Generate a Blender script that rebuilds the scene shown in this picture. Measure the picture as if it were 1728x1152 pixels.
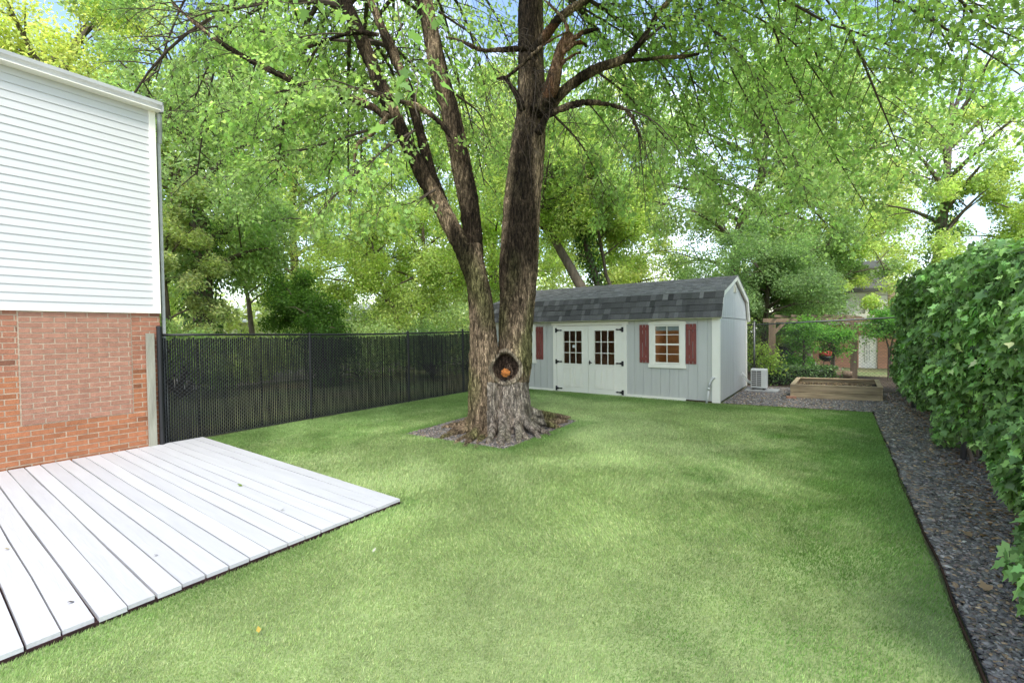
import bpy, bmesh, math, random
import numpy as np
from mathutils import Vector, noise as mnoise
for o in list(bpy.data.objects): bpy.data.objects.remove(o)
rng = np.random.default_rng(7); random.seed(7)
S = bpy.context.scene
C = S.collection

# ------------------------------------------------------------------ camera, sky, sun, exposure
W_, H_, F_ = 1728, 1152, 757.8
YAW, PITCH, ROLL, EYE = 0.62668, 0.02168, -0.012127, 1.6
fw = np.array([-math.sin(YAW)*math.cos(PITCH), math.cos(YAW)*math.cos(PITCH), -math.sin(PITCH)])
rt = np.array([math.cos(YAW), math.sin(YAW), 0.0]); up = np.cross(rt, fw)
rt, up = rt*math.cos(ROLL)+up*math.sin(ROLL), -rt*math.sin(ROLL)+up*math.cos(ROLL)
def P(px, py, d):                      # measured photo point at depth d -> world
    return np.array([0, 0, EYE]) + (rt*(px-W_/2)/F_ - up*(py-H_/2)/F_ + fw)*d
cam = bpy.data.objects.new('camera', bpy.data.cameras.new('camera')); C.objects.link(cam)
from mathutils import Matrix
cam.matrix_world = Matrix(((rt[0], up[0], -fw[0], 0), (rt[1], up[1], -fw[1], 0), (rt[2], up[2], -fw[2], EYE), (0, 0, 0, 1)))
cam.data.sensor_width = 36; cam.data.lens = F_/W_*36; cam.data.clip_end = 600; cam.data.clip_start = .05
S.camera = cam

SUN_EL, SUN_AZ = 56, 132               # azimuth measured clockwise from +Y
w = bpy.data.worlds.new('World'); S.world = w; w.use_nodes = True
nt = w.node_tree; N = nt.nodes; L = nt.links
bg = N['Background']; sky = N.new('ShaderNodeTexSky'); sky.sky_type = 'NISHITA'; sky.sun_disc = False
sky.sun_elevation = math.radians(SUN_EL); sky.sun_rotation = math.radians(SUN_AZ); sky.air_density = 1.2; sky.dust_density = 1.0
tc = N.new('ShaderNodeTexCoord'); mp = N.new('ShaderNodeMapping'); mp.inputs['Scale'].default_value = (1.6, 1.6, 3.6)
cn = N.new('ShaderNodeTexNoise'); cn.inputs['Scale'].default_value = 1.7; cn.inputs['Detail'].default_value = 7; cn.inputs['Roughness'].default_value = .58
cr = N.new('ShaderNodeValToRGB'); cr.color_ramp.elements[0].position = .42; cr.color_ramp.elements[1].position = .68
mx = N.new('ShaderNodeMix'); mx.data_type = 'RGBA'; mx.inputs[7].default_value = (5.9, 6.2, 7.0, 1)
L.new(tc.outputs['Generated'], mp.inputs['Vector']); L.new(mp.outputs[0], cn.inputs['Vector']); L.new(cn.outputs[0], cr.inputs[0])
L.new(cr.outputs[0], mx.inputs[0]); L.new(sky.outputs[0], mx.inputs[6]); L.new(mx.outputs[2], bg.inputs[0])
bg.inputs[1].default_value = .15
sd = bpy.data.lights.new('sun', 'SUN'); sd.energy = 1.5; sd.angle = math.radians(20); sd.color = (1, .95, .86)
so = bpy.data.objects.new('sun', sd); C.objects.link(so)
az, el = math.radians(SUN_AZ), math.radians(SUN_EL)
sdir = Vector((math.sin(az)*math.cos(el), math.cos(az)*math.cos(el), math.sin(el)))
so.rotation_euler = sdir.to_track_quat('Z', 'Y').to_euler(); so.location = (0, 0, 30)
S.view_settings.view_transform = 'Standard'; S.view_settings.look = 'None'; S.view_settings.gamma = 1
S.view_settings.exposure = 1.36
S.cycles.max_bounces = 8; S.cycles.transparent_max_bounces = 12; S.cycles.transmission_bounces = 6
S.cycles.diffuse_bounces = 4; S.cycles.sample_clamp_indirect = 8

# ------------------------------------------------------------------ materials
M = {}
def mat(name, col, rough=.8, var=.15, vs=(4, 4, 4), bump=0, bs=(60, 60, 60), attr=False, metal=0, spec=.3, col2=None, detail=4, trans=0, tcol=None, bdist=.01):
    m = bpy.data.materials.new(name); m.use_nodes = True; nt = m.node_tree; N = nt.nodes; L = nt.links
    b = N['Principled BSDF']; b.inputs['Roughness'].default_value = rough; b.inputs['Metallic'].default_value = metal
    b.inputs['Specular IOR Level'].default_value = spec
    tc = N.new('ShaderNodeTexCoord')
    src = None
    mp = N.new('ShaderNodeMapping'); mp.inputs['Scale'].default_value = vs; L.new(tc.outputs['Object'], mp.inputs[0])
    no = N.new('ShaderNodeTexNoise'); no.inputs['Scale'].default_value = 1; no.inputs['Detail'].default_value = detail; no.inputs['Roughness'].default_value = .6
    L.new(mp.outputs[0], no.inputs['Vector'])
    mr = N.new('ShaderNodeMapRange'); mr.inputs[1].default_value = .3; mr.inputs[2].default_value = .7
    L.new(no.outputs[0], mr.inputs[0])
    mix = N.new('ShaderNodeMix'); mix.data_type = 'RGBA'; L.new(mr.outputs[0], mix.inputs[0])
    if attr:
        at = N.new('ShaderNodeAttribute'); at.attribute_name = 'Col'
        for k, f in ((6, 1-var), (7, 1+var)):
            mu = N.new('ShaderNodeMix'); mu.data_type = 'RGBA'; mu.blend_type = 'MULTIPLY'; mu.inputs[0].default_value = 1
            L.new(at.outputs['Color'], mu.inputs[6]); mu.inputs[7].default_value = (col[0]*f, col[1]*f, col[2]*f, 1)
            L.new(mu.outputs[2], mix.inputs[k])
    else:
        c2 = col2 or tuple(min(1, c*(1+var)) for c in col); c1 = col if col2 else tuple(c*(1-var) for c in col)
        mix.inputs[6].default_value = (*c1, 1); mix.inputs[7].default_value = (*c2, 1)
    L.new(mix.outputs[2], b.inputs['Base Color'])
    if bump:
        m2 = N.new('ShaderNodeMapping'); m2.inputs['Scale'].default_value = bs; L.new(tc.outputs['Object'], m2.inputs[0])
        n2 = N.new('ShaderNodeTexNoise'); n2.inputs['Scale'].default_value = 1; n2.inputs['Detail'].default_value = 5; L.new(m2.outputs[0], n2.inputs['Vector'])
        bp = N.new('ShaderNodeBump'); bp.inputs['Strength'].default_value = bump; bp.inputs['Distance'].default_value = bdist
        L.new(n2.outputs[0], bp.inputs['Height']); L.new(bp.outputs[0], b.inputs['Normal'])
    if trans:
        t = N.new('ShaderNodeBsdfTranslucent'); ms = N.new('ShaderNodeMixShader'); ms.inputs[0].default_value = trans
        mu = N.new('ShaderNodeMix'); mu.data_type = 'RGBA'; mu.blend_type = 'MULTIPLY'; mu.inputs[0].default_value = 1
        L.new(mix.outputs[2], mu.inputs[6]); mu.inputs[7].default_value = (*(tcol or (1.5, 1.4, .8)), 1)
        L.new(mu.outputs[2], t.inputs[0]); L.new(b.outputs[0], ms.inputs[1]); L.new(t.outputs[0], ms.inputs[2])
        L.new(ms.outputs[0], N['Material Output'].inputs[0])
    M[name] = m; return m
mat('leaf', (1, 1, 1), .5, .18, (.5, .5, .5), attr=True, trans=.58, spec=.25, tcol=(1.32, 1.37, .92))
mat('ivy_leaf', (1, 1, 1), .42, .15, (2, 2, 2), attr=True, trans=.22, spec=.5, tcol=(1.2, 1.5, .6))
mat('turf_blade', (1, 1, 1), .55, .22, (.7, .7, .7), attr=True, trans=.35, spec=.25, tcol=(1.2, 1.2, .9))
mat('bark', (1, 1, 1), .95, .55, (26, 26, 5), bump=1.0, bs=(38, 38, 7), attr=True, spec=.1, bdist=.03)
mat('twig', (.085, .065, .05), .9, .3, (9, 9, 9), spec=.1)
mat('far_bark', (.13, .105, .08), .9, .4, (8, 8, 2), bump=.5, bs=(20, 20, 4), spec=.1)
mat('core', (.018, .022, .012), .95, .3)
mat('white_paint', (.90, .865, .76), .5, .03, (3, 3, 3), bump=.08)
mat('deck_paint', (.52, .515, .535), .55, .05, (1.5, 14, 14), bump=.35, bs=(5, 60, 60), attr=True)
mat('deck_dark', (.03, .012, .012), .8, .5, (6, 6, 6))
mat('siding', (.58, .58, .57), .5, .03, (.8, .5, 6), bump=.12, bs=(6, 3, 90))
mat('gutter', (.42, .43, .42), .4, .12, (8, 3, 8), spec=.4)
mat('brick', (1, 1, 1), .9, .14, (14, 14, 14), bump=.5, bs=(70, 70, 70), attr=True, spec=.15)
mat('mortar', (.44, .345, .25), .95, .2, (20, 20, 20), bump=.4)
mat('shed_siding', (.56, .555, .515), .7, .05, (10, 10, 1), bump=.3, bs=(90, 90, 9))
mat('shed_siding_side', (.58, .575, .54), .7, .05, (10, 10, 1), bump=.3, bs=(90, 90, 9))
mat('shingle', (1, 1, 1), .95, .22, (60, 60, 60), bump=.6, bs=(160, 160, 160), attr=True, spec=.1)
mat('shutter', (.24, .068, .055), .6, .12, (12, 12, 3), bump=.15)
mat('black_metal', (.012, .012, .013), .45, .2, spec=.5)
mat('slat', (.006, .006, .0065), .75, .3, (3, 3, 3), spec=.15)
mat('galv', (.16, .16, .16), .45, .15, metal=.6)
mat('weathered', (.30, .29, .23), .9, .25, (10, 10, 1.5), bump=.4, bs=(60, 60, 6))
mat('bed_wood', (.46, .35, .22), .85, .4, (1.6, 1.6, 14), bump=.5, bs=(5, 5, 60))
mat('old_wood', (.22, .155, .105), .9, .3, (8, 8, 1.5), bump=.4)
mat('interior_wood', (.42, .25, .13), .6, .2, (3, 3, 8))
mat('soil', (.065, .047, .033), 1, .4, (7, 7, 7), bump=1, bs=(30, 30, 30), bdist=.03)
mat('ground_green', (.15, .22, .08), 1, .5, (.6, .6, .6), bump=1, bs=(12, 12, 12), bdist=.05, col2=(.24, .20, .12))
mat('turf_base', (.27, .34, .14), 1, .3, (2, 2, 2), bump=1, bs=(70, 70, 70), bdist=.02)
mat('gravel_base', (.09, .085, .082), 1, .4, (9, 9, 9), bump=1, bs=(45, 45, 45), bdist=.03)
mat('stone', (1, 1, 1), .75, .2, (30, 30, 30), attr=True, spec=.35, bump=.3, bs=(80, 80, 80))
mat('rust', (.045, .022, .015), .9, .4, (9, 9, 9))
mat('plastic_white', (.74, .74, .70), .4, .04)
mat('pvc', (.60, .60, .58), .45, .06)
mat('dark_grille', (.06, .05, .045), .6, .1)
mat('concrete', (.40, .39, .37), .9, .15, (5, 5, 5), bump=.3)
mat('pavement', (.52, .44, .40), .9, .12, (2, 2, 2))
mat('far_brick', (.50, .26, .17), .9, .2, (3, 3, 30))
mat('far_roof', (.20, .19, .19), .9, .2, (3, 3, 12))
mat('red_plastic', (.45, .05, .04), .5, .1)
mat('orange_wood', (.42, .15, .035), .8, .45, (30, 30, 30), bump=.6)
mat('dry_leaf', (1, 1, 1), .7, .15, attr=True, trans=.2)
mat('trash', (.05, .055, .06), .5, .1)
def glass(name, tint=(.9, .95, .93), mixf=.88):
    m = bpy.data.materials.new(name); m.use_nodes = True; N = m.node_tree.nodes; L = m.node_tree.links
    N.remove(N['Principled BSDF']); t = N.new('ShaderNodeBsdfTransparent'); t.inputs[0].default_value = (*tint, 1)
    g = N.new('ShaderNodeBsdfGlossy'); g.inputs['Roughness'].default_value = .02
    fr = N.new('ShaderNodeFresnel'); fr.inputs[0].default_value = 1.5
    ad = N.new('ShaderNodeMixShader'); L.new(fr.outputs[0], ad.inputs[0]); L.new(t.outputs[0], ad.inputs[1]); L.new(g.outputs[0], ad.inputs[2])
    L.new(ad.outputs[0], N['Material Output'].inputs[0]); M[name] = m
glass('glass')

def add_cracks(m, scale=(34, 34, 4.5), lo=.35, fine=(90, 90, 16)):
    nt = m.node_tree; N = nt.nodes; L = nt.links; b = N['Principled BSDF']; src = b.inputs['Base Color'].links[0].from_socket
    tc = [n for n in N if n.bl_idname == 'ShaderNodeTexCoord'][0]; fac = []
    for sc in (scale, fine):
        mp = N.new('ShaderNodeMapping'); mp.inputs['Scale'].default_value = sc; L.new(tc.outputs['Object'], mp.inputs[0])
        no = N.new('ShaderNodeTexNoise'); no.inputs['Scale'].default_value = 1; no.inputs['Detail'].default_value = 2; L.new(mp.outputs[0], no.inputs['Vector'])
        s = N.new('ShaderNodeMath'); s.operation = 'SUBTRACT'; L.new(no.outputs[0], s.inputs[0]); s.inputs[1].default_value = .5
        a = N.new('ShaderNodeMath'); a.operation = 'ABSOLUTE'; L.new(s.outputs[0], a.inputs[0])
        r = N.new('ShaderNodeMapRange'); r.inputs[1].default_value = 0; r.inputs[2].default_value = .075; r.inputs[3].default_value = lo; r.inputs[4].default_value = 1.12; L.new(a.outputs[0], r.inputs[0]); fac.append(r)
    mm = N.new('ShaderNodeMath'); mm.operation = 'MULTIPLY'; L.new(fac[0].outputs[0], mm.inputs[0]); L.new(fac[1].outputs[0], mm.inputs[1])
    mu = N.new('ShaderNodeMix'); mu.data_type = 'RGBA'; mu.blend_type = 'MULTIPLY'; mu.inputs[0].default_value = 1; L.new(src, mu.inputs[6]); L.new(mm.outputs[0], mu.inputs[7]); L.new(mu.outputs[2], b.inputs['Base Color'])
    bp = N.new('ShaderNodeBump'); bp.inputs['Strength'].default_value = .9; bp.inputs['Distance'].default_value = .02; L.new(mm.outputs[0], bp.inputs['Height'])
    L.new(b.inputs['Normal'].links[0].from_socket, bp.inputs['Normal']); L.new(bp.outputs[0], b.inputs['Normal'])
add_cracks(M['bark'])
# ------------------------------------------------------------------ mesh helpers
class MB:
    def __init__(s): s.v = []; s.f = []; s.c = []
    def quad(s, a, b, c, d, col=(1, 1, 1)):
        n = len(s.v); s.v += [tuple(a), tuple(b), tuple(c), tuple(d)]; s.f.append((n, n+1, n+2, n+3)); s.c += [col]*4; return s
    def poly(s, pts, col=(1, 1, 1)):
        n = len(s.v); s.v += [tuple(p) for p in pts]; s.f.append(tuple(range(n, n+len(pts)))); s.c += [col]*len(pts); return s
    def box(s, x0, x1, y0, y1, z0, z1, col=(1, 1, 1)):
        n = len(s.v)
        s.v += [(x0,y0,z0),(x1,y0,z0),(x1,y1,z0),(x0,y1,z0),(x0,y0,z1),(x1,y0,z1),(x1,y1,z1),(x0,y1,z1)]
        s.f += [tuple(n+i for i in q) for q in ((0,3,2,1),(4,5,6,7),(0,1,5,4),(1,2,6,5),(2,3,7,6),(3,0,4,7))]; s.c += [col]*8; return s
    def prism(s, pts, axis, a, b, col=(1, 1, 1)):      # polygon pts in the two other axes, extruded on axis from a to b
        k = len(pts); n = len(s.v)
        def mk(p, t):
            q = [p[0], p[1]]; q.insert(axis, t); return tuple(q)
        s.v += [mk(p, a) for p in pts]+[mk(p, b) for p in pts]; s.c += [col]*(2*k)
        s.f.append(tuple(range(n+k-1, n-1, -1))); s.f.append(tuple(range(n+k, n+2*k)))
        for i in range(k): j = (i+1) % k; s.f.append((n+i, n+j, n+k+j, n+k+i))
        return s
    def tube(s, pts, rad, seg=8, col=(1, 1, 1), cap=True):
        pts = [np.array(p, float) for p in pts]; k = len(pts)
        if not hasattr(rad, '__len__'): rad = [rad]*k
        n = len(s.v); ref = None
        for i, p in enumerate(pts):
            t = pts[min(i+1, k-1)]-pts[max(i-1, 0)]; t = t/(np.linalg.norm(t)+1e-9)
            if ref is None: ref = np.array([1., 0, 0]) if abs(t[0]) < .8 else np.array([0, 1., 0])
            a = ref-t*(ref@t); a /= np.linalg.norm(a)+1e-9; b = np.cross(t, a); ref = a
            for j in range(seg):
                an = 2*math.pi*j/seg; q = p+(a*math.cos(an)+b*math.sin(an))*rad[i]; s.v.append((q[0], q[1], q[2]))
        s.c += [col]*(k*seg)
        for i in range(k-1):
            for j in range(seg):
                j2 = (j+1) % seg; s.f.append((n+i*seg+j, n+i*seg+j2, n+(i+1)*seg+j2, n+(i+1)*seg+j))
        if cap: s.f.append(tuple(n+j for j in range(seg-1, -1, -1))); s.f.append(tuple(n+(k-1)*seg+j for j in range(seg)))
        return s
    def bar(s, a, b, w, d, n=(0, -1, 0), col=(1, 1, 1)):   # flat bar from a to b: width w, thickness d along n
        a = np.array(a, float); b = np.array(b, float); t = (b-a)/np.linalg.norm(b-a); n = np.array(n, float); sd = np.cross(t, n); sd /= np.linalg.norm(sd)
        k = len(s.v)
        for p in (a, b):
            for u, v in ((-1, -1), (1, -1), (1, 1), (-1, 1)): q = p+sd*u*w/2+n*v*d/2; s.v.append(tuple(q))
        s.f += [tuple(k+i for i in q) for q in ((0,3,2,1),(4,5,6,7),(0,1,5,4),(1,2,6,5),(2,3,7,6),(3,0,4,7))]; s.c += [col]*8; return s
def offset_of(parent):
    o = np.zeros(3)
    while parent is not None: o += np.array(parent.location); parent = parent.parent
    return o
def build(name, mb, material, parent=None, smooth=False, local=False, bevel=0):
    v = np.array(mb.v, float)
    if parent is not None and not local: v = v-offset_of(parent)
    me = bpy.data.meshes.new(name); me.from_pydata(v.tolist(), [], mb.f)
    ca = me.color_attributes.new('Col', 'FLOAT_COLOR', 'POINT')
    cc = np.ones((len(mb.v), 4), np.float32); cc[:, :3] = np.array(mb.c, float).reshape(-1, 3); ca.data.foreach_set('color', cc.ravel())
    me.materials.append(M[material] if isinstance(material, str) else material)
    if smooth: me.polygons.foreach_set('use_smooth', [True]*len(me.polygons))
    o = bpy.data.objects.new(name, me); C.objects.link(o); o.parent = parent
    if bevel:
        b = o.modifiers.new('bevel', 'BEVEL'); b.width = bevel; b.segments = 2; b.limit_method = 'ANGLE'
    return o
def tag(o, label=None, cat=None, group=None, kind=None):
    for k, v in (('label', label), ('category', cat), ('group', group), ('kind', kind)):
        if v: o[k] = v
    return o
def thing(name, label, cat, loc=(0, 0, 0), group=None):
    o = bpy.data.objects.new(name, None); C.objects.link(o); o.location = loc; return tag(o, label, cat, group)
def big(name, verts, k, cols, material, parent=None, faces_per=None):
    """verts (n*k,3): n separate polygons of k corners (or a face template)"""
    n = len(verts)//k; v = np.asarray(verts, np.float32)
    if parent is not None: v = v-offset_of(parent).astype(np.float32)
    tmpl = faces_per or [tuple(range(k))]
    loops = np.concatenate([np.array(t) for t in tmpl]); ln = np.array([len(t) for t in tmpl])
    li = (loops[None, :]+np.arange(n)[:, None]*k).ravel().astype(np.int32)
    tot = np.tile(ln, n).astype(np.int32); st = np.concatenate([[0], np.cumsum(tot)[:-1]]).astype(np.int32)
    me = bpy.data.meshes.new(name); me.vertices.add(len(v)); me.vertices.foreach_set('co', v.ravel())
    me.loops.add(len(li)); me.loops.foreach_set('vertex_index', li)
    me.polygons.add(len(tot)); me.polygons.foreach_set('loop_start', st); me.polygons.foreach_set('loop_total', tot)
    ca = me.color_attributes.new('Col', 'FLOAT_COLOR', 'POINT')
    cc = np.ones((len(v), 4), np.float32); cc[:, :3] = np.repeat(cols, k, axis=0); ca.data.foreach_set('color', cc.ravel())
    me.update(calc_edges=True); me.materials.append(M[material])
    o = bpy.data.objects.new(name, me); C.objects.link(o); o.parent = parent; return o

# leaf outlines (x length, y half width)
def sym(h): return np.array([(x, y) for x, y in h]+[(x, -y) for x, y in h[::-1][1:] if y > 0])
MAPLE = sym([(0, 0), (-.04, .26), (.2, .27), (.36, .52), (.47, .23), (.63, .27), (1.0, 0)])
IVY = sym([(0.05, 0), (-.10, .17), (.02, .50), (.27, .30), (.47, .44), (.60, .17), (1.0, 0)])
MAPLE_LO = sym([(0, 0), (.08, .3), (.38, .5), (.55, .2), (1.0, 0)])
OVAL = sym([(0, 0), (.4, .3), (1.0, 0)])
def unit(a): return a/(np.linalg.norm(a, axis=-1, keepdims=True)+1e-9)
def leaf_cloud(name, pos, tip, nrm, size, cols, material, outline, parent=None, droop=.22, fold=.18):
    pos = np.asarray(pos); n = len(pos); k = len(outline)
    x = unit(tip); z = nrm-x*np.sum(nrm*x, 1, keepdims=True); z = unit(z); y = np.cross(z, x)
    lx = outline[:, 0]; ly = outline[:, 1]; lz = -droop*lx**2+fold*np.abs(ly)
    v = pos[:, None]+size[:, None, None]*(x[:, None]*lx[None, :, None]+y[:, None]*ly[None, :, None]+z[:, None]*lz[None, :, None])
    return big(name, v.reshape(-1, 3), k, cols, material, parent)
def leafcols(n, base, spread=.25, yellow=.3, pos=None):
    base = np.array(base); b = np.exp(rng.normal(0, spread, (n, 1))); c = base*b
    if pos is not None:                 # whole sprays differ in tone, as leaves of one twig do
        ph = np.sin(pos[:, 0]*2.1+np.sin(pos[:, 1]*1.7))*np.sin(pos[:, 1]*2.3+pos[:, 2]*1.9)*np.sin(pos[:, 2]*2.7+pos[:, 0])
        c = c*(1+.30*ph[:, None])
    yl = rng.random((n, 1))*yellow; c = c*(1+yl*np.array([1.1, .4, -.1])); return np.clip(c, 0.004, .9)

# ------------------------------------------------------------------ ground
def sheet(name, pts, z, material, kind='structure'):
    o = build(name, MB().poly([(x, y, z) for x, y in pts]), material); return tag(o, kind=kind)
sheet('ground', [(-160, -60), (160, -60), (160, 200), (-160, 200)], -.035, 'ground_green')
LAWN = [(-7.9, 2.74), (-3.3, 2.80), (-3.33, -2.2), (.53, -2.2), (.53, 10.68), (-2.02, 10.37), (-8.0, 10.36)]
sheet('lawn', LAWN, -.004, 'turf_base')
sheet('gravel_bed', [(.56, -2.2), (2.6, -2.2), (2.6, 14.1), (-2.0, 14.1), (-2.0, 10.42), (.56, 10.73)], -.008, 'gravel_base')
BED = [(-5.52, 4.72), (-3.66, 4.84), (-3.70, 7.12), (-5.70, 6.9)]
sheet('tree_bed', BED, .002, 'gravel_base')
sheet('path', [(-21, -5), (-15.5, -5), (-15.5, 60), (-21, 60)], -.02, 'pavement')
sheet('garden_soil', [(-2.0, 14.1), (3.2, 14.1), (3.2, 19), (-3.4, 19), (-3.4, 14.1)], -.02, 'soil')

def inpoly(x, y, poly):
    r = np.zeros(len(x), bool); j = len(poly)-1
    for i in range(len(poly)):
        xi, yi = poly[i]; xj, yj = poly[j]
        c = ((yi > y) != (yj > y)) & (x < (xj-xi)*(y-yi)/(yj-yi+1e-12)+xi); r ^= c; j = i
    return r
def vis(p, margin=.12):                 # inside the view cone, with a margin, so that blades are spent where the picture is
    q = p-np.array([0, 0, EYE]); d = q@fw; x = (q@rt)/np.maximum(d, .01); y = (q@up)/np.maximum(d, .01)
    return (d > .3) & (np.abs(x) < 1.14+margin) & (np.abs(y) < .76+margin), d
def grass(name, n, poly, hole=None, h=.019, wd=.0026):
    xs = rng.uniform(-8, .56, n*6); u = rng.random(n*6); ys = -.2+10.9*u**1.7
    p = np.stack([xs, ys, np.zeros_like(xs)], 1)
    ok = inpoly(xs, ys, poly); 
    if hole: ok &= ~inpoly(xs, ys, hole)
    v, d = vis(p, .25); ok &= v; p = p[ok][:n]; d = d[ok][:n]; n = len(p)
    sc = np.clip(d/3.2, .7, 2.3)[:, None]
    a = np.sin(p[:, 0]*1.3+1.7*np.sin(p[:, 1]*.9))+np.cos(p[:, 1]*1.1+p[:, 0]*.6)+.8*np.sin(p[:, 0]*4.1+2*np.sin(p[:, 1]*3.3))
    a = a*.9+rng.normal(0, .9, n); lean = np.stack([np.cos(a), np.sin(a), np.zeros(n)], 1)*(.3+.55*rng.random((n, 1)))
    hh = h*(.6+.7*rng.random((n, 1)))*np.minimum(sc, 1.5)
    b = rng.uniform(0, 6.28, n); sd = np.stack([np.cos(b), np.sin(b), np.zeros(n)], 1)*wd*sc
    tip = p+np.array([0, 0, 1])*hh+lean*hh; low = p-[0, 0, .003]
    v = np.stack([low-sd, low+sd, tip], 1).reshape(-1, 3)
    c = np.array([.365, .475, .20])*np.exp(rng.normal(0, .24, (n, 1))); k = rng.random(n) < .22; c[k] = np.array([.58, .62, .32])*np.exp(rng.normal(0, .15, (k.sum(), 1)))
    # blade colour turns darker and greener along the right side, the edges and the bed
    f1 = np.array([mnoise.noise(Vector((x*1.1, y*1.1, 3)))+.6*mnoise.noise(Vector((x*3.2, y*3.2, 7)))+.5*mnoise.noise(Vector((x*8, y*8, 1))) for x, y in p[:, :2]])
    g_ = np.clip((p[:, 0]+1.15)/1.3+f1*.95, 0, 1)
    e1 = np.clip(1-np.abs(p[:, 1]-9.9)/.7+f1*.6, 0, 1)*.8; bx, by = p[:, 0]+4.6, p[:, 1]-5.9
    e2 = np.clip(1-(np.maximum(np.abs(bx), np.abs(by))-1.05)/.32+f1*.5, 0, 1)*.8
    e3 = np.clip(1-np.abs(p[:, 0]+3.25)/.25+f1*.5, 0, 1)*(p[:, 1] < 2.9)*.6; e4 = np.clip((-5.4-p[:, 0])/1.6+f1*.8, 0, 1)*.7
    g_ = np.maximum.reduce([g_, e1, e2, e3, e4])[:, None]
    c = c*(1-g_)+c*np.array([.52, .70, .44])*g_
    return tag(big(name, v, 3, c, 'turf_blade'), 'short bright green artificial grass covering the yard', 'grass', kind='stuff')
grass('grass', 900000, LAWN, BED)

def stones(name, pos, size, label, cols):
    n = len(pos); V = np.array([(1,0,0),(.3,.9,.1),(-.8,.5,0),(-.7,-.6,.05),(.35,-.9,0),(.35,.25,.75),(-.35,.1,.7),(.05,-.4,.65)])
    Fc = [(0,1,5),(1,6,5),(1,2,6),(2,3,6),(3,7,6),(3,4,7),(4,0,7),(0,5,7),(5,6,7)]
    k = len(V); v = V[None]*(1+rng.normal(0, .16, (n, k, 3))); sc = size[:, None, None]*np.stack([rng.uniform(.8, 1.4, n), rng.uniform(.5, .9, n), rng.uniform(.3, .7, n)], 1)[:, None]
    v = v*sc; a = rng.uniform(0, 6.28, n); ca, sa = np.cos(a)[:, None], np.sin(a)[:, None]
    x = v[..., 0]*ca-v[..., 1]*sa; y = v[..., 0]*sa+v[..., 1]*ca; z = v[..., 2]+x*rng.normal(0, .25, n)[:, None]+y*rng.normal(0, .25, n)[:, None]
    v = np.stack([x, y, z], 2)+pos[:, None]
    return tag(big(name, v.reshape(-1, 3), k, cols, 'stone', None, Fc), label, 'gravel', kind='stuff')
def stonecols(n, pale=.08):
    g = np.exp(rng.normal(np.log(.19), .4, (n, 1))); c = g*.84*np.array([1.08, 1.0, .94]); k = rng.random(n) < .25; c[k] *= np.array([1.15, .98, .9])
    k = rng.random(n) < pale; c[k] = np.array([.36, .25, .15])*np.exp(rng.normal(0, .3, (k.sum(), 1))); return np.clip(c, .02, .6)
n = 60000; u = rng.random(n); y = 2.2+8.5*u**1.9; x = rng.uniform(.57, 1.5, n); p = np.stack([x, y, rng.uniform(-.004, .012, n)], 1)
stones('gravel_stones', p, (.011+.012*rng.random(n))*np.clip(p[:, 1]/4, .8, 1.6), 'loose grey slate chips along the turf edge', stonecols(n))
n = 26000; x = rng.uniform(-2.0, 2.0, n); y = 10.3+3.8*rng.random(n); ok = (y > 10.45+.1*(x+2)) ; p = np.stack([x, y, rng.uniform(-.004, .01, n)], 1)[ok]
stones('gravel_stones', p, .017+.012*rng.random(len(p)), 'loose grey gravel around the raised bed and shed side', stonecols(len(p), .12)*1.15)
n = 24000; x = rng.uniform(-5.8, -3.6, n); y = rng.uniform(4.6, 7.2, n); ok = inpoly(x, y, BED); p = np.stack([x, y, rng.uniform(0, .014, n)], 1)[ok]
stones('gravel_stones', p, .009+.008*rng.random(len(p)), 'grey gravel filling the square tree bed', stonecols(len(p), .1)*.85)
sheet('soil', [(1.02+.10*math.cos(t)*(1+.3*math.sin(3*t))+.12, 5.55+.95*math.sin(t)*(1+.15*math.sin(5*t))) for t in np.linspace(0, 6.0, 22)], .013, 'soil')
# wavy edging strip
e = MB(); pts = [(.545+.012*math.sin(t*1.9)+.006*math.sin(t*5), t) for t in np.linspace(-2.2, 10.7, 60)]+[(.545-2.55*s, 10.7-.3*s) for s in np.linspace(.02, 1, 14)]
for a, b in zip(pts[:-1], pts[1:]): e.bar((a[0], a[1], .008), (b[0], b[1], .004), .007, .026, (0, 0, 1))
tag(build('lawn_edging', e, 'rust'), 'thin rusty edging strip between turf and slate chips', 'edging')

# ------------------------------------------------------------------ house at the left
HX = -7.93; hs = thing('brick_house', 'two storey house end with white siding over red brick', 'house', (HX-2, 0, 0))
def brickcol(pink=False, row=9):
    b = np.array([.34, .152, .095]) if not pink else np.array([.35, .178, .122])
    if row < 9 and not pink: b = np.array([.37, .15, .075])
    c = b*math.exp(rng.normal(0, .05 if pink else .08)); 
    if rng.random() < .06 and not pink: c = c*.6
    return tuple(c)
def bricks(y0, y1, z0, z1, xf, pink=False, shift=0.):
    mb = MB(); bl, bh, g = .205, .0665, .0125; rows = int(round((z1-z0)/bh)); bh = (z1-z0)/rows
    for r_ in range(rows):
        y = y0-(bl/2 if (r_+int(shift)) % 2 else 0)
        while y < y1:
            a, b = max(y, y0), min(y+bl-g, y1)
            if b-a > .004:
                j = rng.normal(0, .0012); xx = xf+rng.normal(0, .001); z = z0+r_*bh
                mb.box(xx-.03, xx, a, b, z+g*.5+j, z+bh-g*.5+j, brickcol(pink, r_))
            y += bl
    return mb
PY0, PY1, PZ0, PZ1 = .895, 1.945, .54, 1.915
wall = MB().box(HX-6, HX-.004, -6, 2.27, -.1, 5.0-.06)
build('wall', wall, 'mortar', hs)
mb = MB()
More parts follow.
